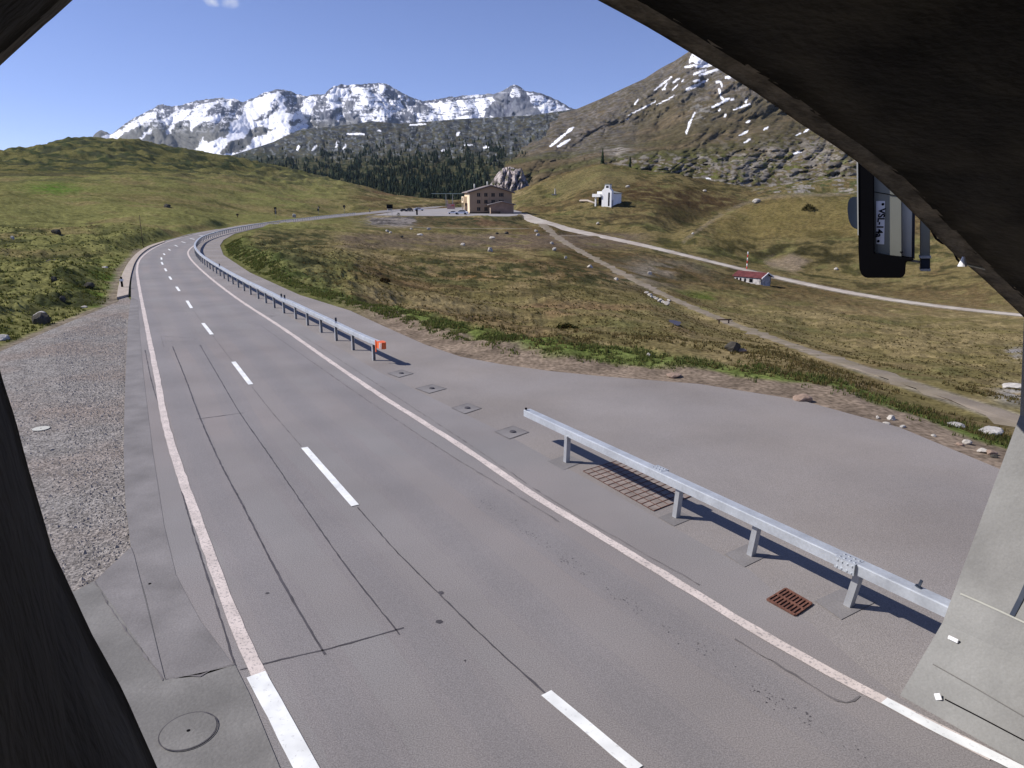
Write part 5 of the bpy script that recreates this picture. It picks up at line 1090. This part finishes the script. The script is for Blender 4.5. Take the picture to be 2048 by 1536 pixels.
def car(u, v, m, label, yaw, s=1.0, group='cars parked by the inn'):
    p = Vector(on_road(u, v)); p.z += .03; t = empty('parked_car', p, yaw); tag(t, label, 'car', group)
    pr = [(-2.15,.3),(2.1,.3),(2.18,.55),(2.05,.82),(1.15,.95),(.45,1.42),(-1.0,1.47),(-1.75,1.0),(-2.15,.92)]
    bm = bmesh.new(); rings = []
    for y, ins in ((-.86,.06),(-.8,0),(.8,0),(.86,.06)): rings.append([bm.verts.new((x*(1-ins*.2)*s, (y*(1 if z < 1 else .82))*s, (z-(ins if z > .5 else -ins)*.5)*s)) for x, z in pr])
    n = len(pr)
    for a, b in zip(rings, rings[1:]):
        for i in range(n): bm.faces.new((a[i], a[(i+1) % n], b[(i+1) % n], b[i]))
    bm.faces.new(rings[0][::-1]); bm.faces.new(rings[-1]); from_bm('body', bm, m, t)
    for y in (-1, 1):
        bm = bmesh.new(); q = [(1.0,.96),(.45,1.34),(-.95,1.38),(-1.5,1.0)]; vs = [bm.verts.new((x*s, y*(.875 if z < 1.2 else .74)*s, z*s)) for x, z in q]; bm.faces.new(vs); from_bm('side_window', bm, M['glass'], t)
    for q, nm in (([(1.17,.98,.74),(.5,1.4,.62)], 'windscreen'), ([(-1.78,1.04,.74),(-1.06,1.45,.62)], 'rear_window')):
        (x0,z0,w0),(x1,z1,w1) = q; bm = bmesh.new(); e = .02 if x0 > 0 else -.02; bm.faces.new([bm.verts.new(((x0+e)*s, -w0*s, z0*s)), bm.verts.new(((x0+e)*s, w0*s, z0*s)), bm.verts.new(((x1+e)*s, w1*s, z1*s)), bm.verts.new(((x1+e)*s, -w1*s, z1*s))]); from_bm(nm, bm, M['glass'], t)
    for x in (-1.35, 1.35):
        for y in (-.82, .82):
            bm = bmesh.new(); bmesh.ops.create_cone(bm, cap_ends=True, segments=16, radius1=.32*s, radius2=.32*s, depth=.2*s); bmesh.ops.rotate(bm, cent=(0,0,0), matrix=Matrix.Rotation(math.pi/2, 3, 'X'), verts=bm.verts); bmesh.ops.translate(bm, vec=(x*s, y*s, .32*s), verts=bm.verts); from_bm('wheel', bm, M['tyre'], t)
car(923, 429.2, M['carwhite'], 'white car parked at the corner of the ochre inn', R(172), 1.15)
car(905, 428.2, M['carwhite'], 'low white car just left of the white car by the inn', R(185), .82)
car(808, 423, M['cardark'], 'small dark car at the left end of the row by the road', R(25), .75)
car(820, 423, M['cardark'], 'dark car with white bonnet stripe in the middle of the roadside row', R(80), .95)
car(838, 421.8, M['carwhite'], 'white van-like car at the right end of the roadside row', R(8), 1.0)
# ------------------------------------------------------------------ chapel
def chapel():
    p = place(1226, 414); k = (p-Vector((0,0,CAM_H))).dot(Vector((0,CP,-SP)))/F_PX; t = empty('chapel', p, R(-37)); tag(t, 'small modern white chapel with a slab bell tower on the hillside', 'chapel')
    q = k/.8; Wt = 17.5*q; X = lambda u: (u-1226)*q
    prism('nave', [(-Wt*.9,-3),(-.3,-3),(-.3,24*k),(-Wt*.9,28*k)], .1, 36*k, M['limewash'], t)
    prism('nave_roof', [(-Wt*.95,28.4*k),(0,24*k),(0,24*k+.25),(-Wt*.95,28.4*k+.25)], .05, 36*k+.3, M['boxgrey'], t)
    prism('bell_tower', [(-Wt,-3),(0,-3),(0,29*k),(-4*q,34*k),(-4*q,41*k),(-12*q,41.5*k),(-13.5*q,34*k),(-Wt,30*k)], -1.5, .0, M['limewash'], t)
    box('bell_opening', (-8*q, -1.52, 37*k), (4.5*q,.1,3.8*k), M['glass'], t); box('slot', (-4.5*q, -1.52, 13*k), (2.6*q,.1,26*k), M['black'], t)
    box('cap', (-8*q, -.75, 41.9*k), (9.5*q,1.8,.3), M['boxgrey'], t)
    box('loft', (X(1199.5), -.6, 20.5*k), (15*q, 3, 6*k), M['limewash'], t); box('loft', (X(1202), .4, 25.5*k), (9*q, 2, 6*k), M['limewash'], t)
    box('door', (X(1204), -.2, 9*k), (7*q,.8,17*k), M['black'], t); box('pillar', (X(1195), -.5, 8*k), (2*q,.6,20*k), M['limewash'], t)
    tube('cross_pole', [(1.5,-3,-1),(1.5,-3,12*k)], .12, M['black'], t, 6)
    q = place(1160, 404); q2 = place(1192, 411); bm = bmesh.new(); A_ = [q, q.lerp(q2, .5), q2]; A_ = [Vector((a.x, a.y, ground(a.x, a.y))) for a in A_]
    w_ = tube('terrace_wall', [a+Vector((0,0,.5)) for a in A_], .45, M['kerb'], None, 4); tag(w_, 'low pale stone wall running left from the white chapel', 'wall')
chapel()
def monument():
    p = place(1110, 389.5); k = math.hypot(p.x, p.y)/F_PX; t = empty('monument', p); tag(t, 'small pale stone obelisk on the grassy hummock', 'monument')
    bm = bmesh.new(); bmesh.ops.create_cone(bm, cap_ends=True, segments=4, radius1=1.6*k, radius2=.9*k, depth=11*k); bmesh.ops.translate(bm, vec=(0,0,6.5*k), verts=bm.verts); from_bm('shaft', bm, M['rock'], t); box('base', (-1.5*k,0,.5*k), (9*k,2.5*k,2*k), M['rock'], t)
monument()
# ------------------------------------------------------------------ shed in the valley
def shed():
    a = place(1468, 556); b = place(1521, 571.5); c = place(1543, 567); mid = (a+c)/2; along = (b-a); L = math.hypot(along.x, along.y); ang = math.atan2(along.y, along.x)
    k = math.hypot(mid.x, mid.y)/F_PX*1.0; wd = 3.8; zb = min(a.z, b.z)-.3; rel = 12*k; base_z = (a.z+b.z)/2
    t = empty('shed', (a.x, a.y, a.z), ang); dz = b.z-a.z; tag(t, 'long low pale stone shed with a rusty red roof beside the valley track', 'shed')
    sl = dz/L; h = 12*k
    def wall(name, x0, x1, y0, y1, z0, z1, m): box(name, ((x0+x1)/2, (y0+y1)/2, (z0+z1)/2), (x1-x0, y1-y0, z1-z0), m, t)
    zf = min(0, dz)
    wall('wall', 0, L, 0, .35, zf-1, zf+h, M['stonewall']); wall('wall', 0, L, wd-.35, wd, zf-1, zf+h, M['stonewall'])
    for x in (0, L-.35): prism2 = prism('gable', [(0,zf-1),(wd,zf-1),(wd,zf+h),(wd/2,zf+h+.8),(0,zf+h)], x, x+.35, M['stonewall'], t); prism2.rotation_euler = (0,0,0); me = prism2.data; [setattr(v, 'co', Vector((v.co.y, v.co.x, v.co.z))) for v in me.vertices]; me.flip_normals()
    for s in (0, 1):
        o = prism('roof', [(wd/2, zf+h+.95), (-.2 if s == 0 else wd+.2, zf+h-.08), (-.2 if s == 0 else wd+.2, zf+h+.02), (wd/2, zf+h+1.07)], -.4, L+.4, M['redroof'], t); me = o.data; [setattr(v, 'co', Vector((v.co.y, v.co.x, v.co.z))) for v in me.vertices]; me.flip_normals()
    o = prism('verge_board', [(-.4, zf+h-.16), (wd/2, zf+h+.92), (wd+.4, zf+h-.16), (wd+.4, zf+h+.06), (wd/2, zf+h+1.14), (-.4, zf+h+.06)], L+.41, L+.55, M['limewash'], t); [setattr(v, 'co', Vector((v.co.y, v.co.x, v.co.z))) for v in o.data.vertices]; o.data.flip_normals()
    for x in (.12, .25, .42, .64): box('door' if x == .25 else 'window', (L*x, -.02, zf+h*.5), (.42 if x != .64 else .8, .1, h*.5), M['black'], t)
shed()
def striped_pole():
    p = place(1493, 543); k = math.hypot(p.x, p.y)/F_PX; t = empty('snow_pole', p); tag(t, 'red and white striped snow pole beside the valley track', 'pole')
    h = 33*k
    for i in range(6): tube('white_band' if i % 2 else 'red_band', [(0,0,h*i/6+.003),(0,0,h*(i+1)/6-.003)], .13, M['plate'] if i % 2 else M['redpaint'], t, 8)
striped_pole()
def barrier():
    a = place(1438, 646); b = place(1457, 649); t = empty('barrier', a); d = b-a; tag(t, 'small wooden trestle barrier beside the earth track', 'barrier'); ang = math.atan2(d.y, d.x); t.rotation_euler = (0,0,ang); L = math.hypot(d.x, d.y); h = 8*math.hypot(a.x, a.y)/F_PX
    tube('rail', [(-.3,0,h),(L+.3,0,h+d.z)], .09, M['woodtrim'], t, 6); tube('leg', [(0,0,-.3),(0,0,h)], .08, M['woodtrim'], t, 6); tube('leg', [(L,0,d.z-.3),(L,0,h+d.z)], .08, M['woodtrim'], t, 6)
barrier()
# ------------------------------------------------------------------ boulders
def boulder(u, v, wpx, hpx, m, label, group=None, seed=0, plane=False, cat='boulder', name='boulder', tilt=0.):
    p = place(u, v); k = math.hypot(p.x, p.y)/F_PX*math.hypot(*ray(u, v)[:2])**-1*1.0
    k = (p-Vector((0,0,CAM_H))).dot(Vector((0,CP,-SP)))/F_PX
    rn = random.Random(seed*7+int(u)); bm = bmesh.new(); bmesh.ops.create_icosphere(bm, subdivisions=3, radius=1)
    ph = [Vector((rn.gauss(0,1), rn.gauss(0,1), rn.gauss(0,.8))).normalized() for _ in range(9)]; cut = [rn.uniform(.55, .85) for _ in range(9)]
    for w in bm.verts:
        c = w.co.copy()
        for n, d in zip(ph, cut):
            q = c.dot(n)
            if q > d: c -= n*(q-d)*.9
        c *= 1+.1*float(noise(np.array([c.x*2.3+seed+u]), np.array([c.y*2.3+c.z*1.7]), 3)[0]); w.co = Vector((c.x*wpx*k*.56, c.y*wpx*k*.5, c.z*hpx*k*.62+hpx*k*.3))
    bmesh.ops.rotate(bm, cent=(0,0,0), matrix=Matrix.Rotation(tilt, 3, 'Y'), verts=bm.verts)
    o = from_bm(name, bm, m); o.location = p; o.rotation_euler = (0,0,rn.uniform(-.3,.3)); tag(o, label, cat, group); return o
PB, RK, DK = M['palerock'], M['rock'], M['darkrock']; GF = 'pale boulders lying in the field'
BO = [(774.6,463.5,8,5,PB,'pale boulder at the far left of the field scatter below the car park'),(781,471.5,6,5,PB,'small pale boulder just below the leftmost boulder of the field'),(804,477.5,7,4,DK,'dark low boulder in the field between two pale ones'),(822.7,463,6,4.5,RK,'grey boulder near the footpath, left of the wide pale slab'),
 (840.5,472.5,12,6,PB,'wide pale slab boulder in the left part of the field'),(857.6,463,8,5,RK,'grey speckled boulder touching the footpath below the car park'),(926,490.5,9,7,PB,'white boulder alone in the middle of the field'),(979.5,504,11,10,PB,'tall white boulder, the biggest in the middle of the field'),
 (984,477.5,12,6,PB,'flat white boulder below the inn, above the tall white one'),(994,470.5,7,4.5,DK,'dark boulder just above the flat white one below the inn'),(1012.6,470,9,6,DK,'dark grey boulder below the inn annex'),(1072,464,7,5,PB,'upper of two pale boulders beside the top of the earth track'),(1076,472,8,5.5,PB,'lower of two pale boulders beside the top of the earth track'),
 (1104,486,9,5,RK,'grey low boulder on the left edge of the earth track'),(1109,505,9,8,RK,'round grey boulder left of the earth track'),(1131,517,6,6,PB,'small pale boulder left of the track, above the wide white one'),(1179.6,536,12,7,PB,'wide white boulder beside the bend of the earth track'),(1232,560,9,6,PB,'white boulder at the lower left edge of the earth track'),
 (1299,548,8,8,PB,'round white boulder on the gravelly patch right of the track'),(1195.5,450,7,5,PB,'pale boulder on the slope below the white chapel'),(1513,407,15,9,PB,'big pale boulder on the crest of the rounded hummock'),(1255,374,8,5,PB,'pale boulder on the hillside above the white chapel'),(1409,384,8,4,PB,'low pale boulder high on the brown hummock'),
 (1385,473,5,4,PB,'small pale stone at the foot of the gully between the hummocks'),(1677,481,0,0,None,''),(1673,538,9,5,PB,'pale stone on the dark heathery slope below the housing')]
for i, b in enumerate(BO):
    if b[2]: boulder(*b[:4], b[4], b[5], GF, i)
for i, (u, v, w, h, m, lb) in enumerate([(115,472,20,12,DK,'dark boulder with a pale top high on the left meadow'),(110,527,30,9,DK,'long dark boulder with a pale foot on the left meadow'),(82,640,30,26,DK,'large dark boulder standing by the gravel edge on the left'),(80,622,24,14,RK,'grey rock leaning behind the large dark boulder on the left'),(178,574,20,12,DK,'dark low boulder near the kerb side of the left meadow'),(110,575,13,10,DK,'small dark boulder left of the low one near the kerb'),(127,605,12,13,DK,'pointed dark boulder above the gravel edge'),(4,673,26,12,RK,'pale flat rock at the left edge of the gravel'),(335,413,13,10,DK,'dark round boulder alone on the open left meadow'),(27,487,8,8,RK,'small pale rock at the far left of the meadow'),(211,538,12,4,PB,'thin pale stone lying above the bend'),(168,611,12,5,PB,'thin pale stone in the grass above the gravel'),(588.5,434,7,8,M['rock'],'white block of stone behind the far guardrail')]): boulder(u, v, w, h, m, lb, 'rocks on the left meadow', 50+i)
GE = 'stones along the layby edge'
for i, (u, v, w, h, m, lb) in enumerate([(1607,799,38,15,M['brownrock'],'oblong pinkish stone slab at the layby edge'),(1348,752,28,9,M['brownrock'],'flat brown stone at the layby edge, farthest of the brown ones'),(1297,725,9,10,PB,'small pale stone in the green verge strip'),(1783,834,17,10,PB,'white cut stone at the layby edge, right of the slab'),(1773,845,14,6,PB,'flat pale stone below the white cut stone'),(1756,833,8,7,PB,'little pale stone left of the white cut stone'),(1868,867,9,6,PB,'small pale stone alone between the stone heaps'),(1935,880,16,11,PB,'white stone in the heap near the gallery wall'),(1921,884,14,7,M['brownrock'],'brownish stone left of the white one near the gallery wall'),(1966,898,20,10,PB,'pale stone of the last heap before the gallery wall'),(1984,902,22,12,M['brownrock'],'pinkish stone of the last heap before the gallery wall'),(1990,909,14,7,DK,'dark stone under the last heap before the gallery wall'),(1806,849,12,5,RK,'grey flat stone in the dirt of the layby edge'),(1982,852,46,20,RK,'broad pale rock outcrop beyond the verge near the gallery'),(1915,838,38,8,RK,'low flat rock slab in the grass beyond the verge'),(2035,785,50,20,RK,'pale rock outcrop beside the track at the right edge')]): boulder(u, v, w, h, m, lb, GE, 90+i)
for i, (u, v, w, h) in enumerate([(1293,581,9,5),(1300,586,10,6),(1308,590,9,6),(1314,595,10,6),(1321,599,10,7),(1327,603,9,7),(1333,607,14,9),(1303,593,7,5),(1318,604,8,5),(1338,598,8,5)]):
    boulder(u, v, w, h, PB, 'white stone in the rubble heap beside the middle of the earth track', 'rubble heap beside the track', 120+i, cat='stone', name='stone')
def bush(u, v, wpx, hpx, label, cols, seed, n=900, cat='bush', name='bush'):
    p = place(u, v); k = (p-Vector((0,0,CAM_H))).dot(Vector((0,CP,-SP)))/F_PX; rn = np.random.default_rng(seed)
    a = rn.normal(0, 1, (n, 3)); a /= np.linalg.norm(a, axis=1)[:,None]; a[:,2] = np.abs(a[:,2]); lump = 1+.25*noise(a[:,0]*2.5+seed, a[:,1]*2.5+a[:,2], 4); a *= (lump*rn.uniform(.75, 1.02, n))[:,None]
    C = a*np.array([wpx*k/2, wpx*k/2.4, hpx*k]); s = wpx*k*.05*rn.uniform(.6, 1.5, n); V = (C[:,None,:]+rn.normal(0, 1, (n, 3, 3))*s[:,None,None]).reshape(-1, 3)
    c = np.repeat(np.array(cols)[rn.integers(0, len(cols), n)]*rn.uniform(.7, 1.3, n)[:,None], 3, 0); o = raw(name, V, np.arange(3*n).reshape(-1, 3), M['shrub'], col=c); o.location = p
    tag(o, label, cat); return o
bush(1134, 650, 46, 17, 'dark rounded juniper bush in the field below the layby', [(.05,.05,.015),(.075,.055,.02),(.035,.04,.014)], 4)
bush(770, 576, 22, 8, 'small dark heather bush in the field inside the bend', [(.05,.035,.015),(.07,.045,.02)], 6, 500)
bush(1618, 423, 26, 10, 'small dark shrub on the big rounded hummock', [(.05,.045,.016)], 7, 250)
bush(797, 431, 7, 6, 'dark little bush beside the board sign', [(.03,.04,.014)], 8, 250)
for i, (u, v, w, h, lb) in enumerate([(1205,322,11,22,'lone dark pine on the rocky slope left of the hummock top'),(1260,331,9,15,'lone dark pine on the rocky slope right of the hummock top')]):
    q = place(u, min(v, 329)); d = ray(u, v); D = 560; hh = math.hypot(d[0], d[1]); q = Vector((d[0]/hh*D, d[1]/hh*D, CAM_H+d[2]/hh*D)); kk = D/F_PX; rn = random.Random(i); V, Fc = conifer_arrays(5, 7, rn)
    V = V*np.array([w*kk*2, w*kk*2, h*kk*1.6]); t = empty('pine_tree', q-Vector((0,0,h*kk*.5))); tag(t, lb, 'pine tree', 'lone pines on the far slope')
    raw('crown', V[:-4], Fc[:-3], M['conifer'], t, col=np.tile((.03,.042,.02), (len(V)-4, 1))); tube('trunk', [(0,0,-3),(0,0,h*kk*.6)], .3, M['woodtrim'], t, 6)
# dark undercut rock by the verge, puddle
def stump():
    p = place(1467, 710); k = (p-Vector((0,0,CAM_H))).dot(Vector((0,CP,-SP)))/F_PX; t = empty('leaning_rock', p); tag(t, 'dark leaning rock slab beyond the green verge strip', 'rock')
    o = boulder(1467, 712, 34, 19, M['darkrock'], None, None, 300, tilt=-.5, name='slab'); o.parent = t; o.location = (0,0,.1)
    for kk in ('label','category','group'):
        if kk in o: del o[kk]
    o2 = boulder(1478, 710, 20, 9, M['brownrock'], None, None, 301, name='foot'); o2.parent = t; o2.location = (.3,0,0)
    for kk in ('label','category','group'):
        if kk in o2: del o2[kk]
stump()
def puddle():
    L = [(1331,655),(1339,652),(1350,655),(1362,659),(1358,661),(1342,658)]; P = [place(u, v) for u, v in L]; z = sum(p.z for p in P)/len(P)+.12; c = sum(P, Vector())/len(P)
    tag(poly_sheet('puddle', [(p.x, p.y, z) for p in P], M['water']), kind='structure')
puddle()

# ------------------------------------------------------------------ mountain air
def haze():
    bm = bmesh.new(); bx(bm, (0, 2600, 620), (11000, 9600, 1480)); o_ = from_bm('haze', bm, None); tag(o_, 'thin blue mountain air over the valley', 'haze', kind='stuff')
    m = bpy.data.materials.new('air'); m.use_nodes = True; t = m.node_tree; t.nodes.remove(t.nodes['Principled BSDF']); v = t.nodes.new('ShaderNodeVolumePrincipled'); v.inputs['Density'].default_value = HAZE_D; v.inputs['Color'].default_value = (.58, .76, 1, 1); v.inputs['Anisotropy'].default_value = .2
    t.links.new(v.outputs[0], t.nodes['Material Output'].inputs['Volume']); o_.data.materials.append(m)
HAZE_D = 2.6e-5
haze()
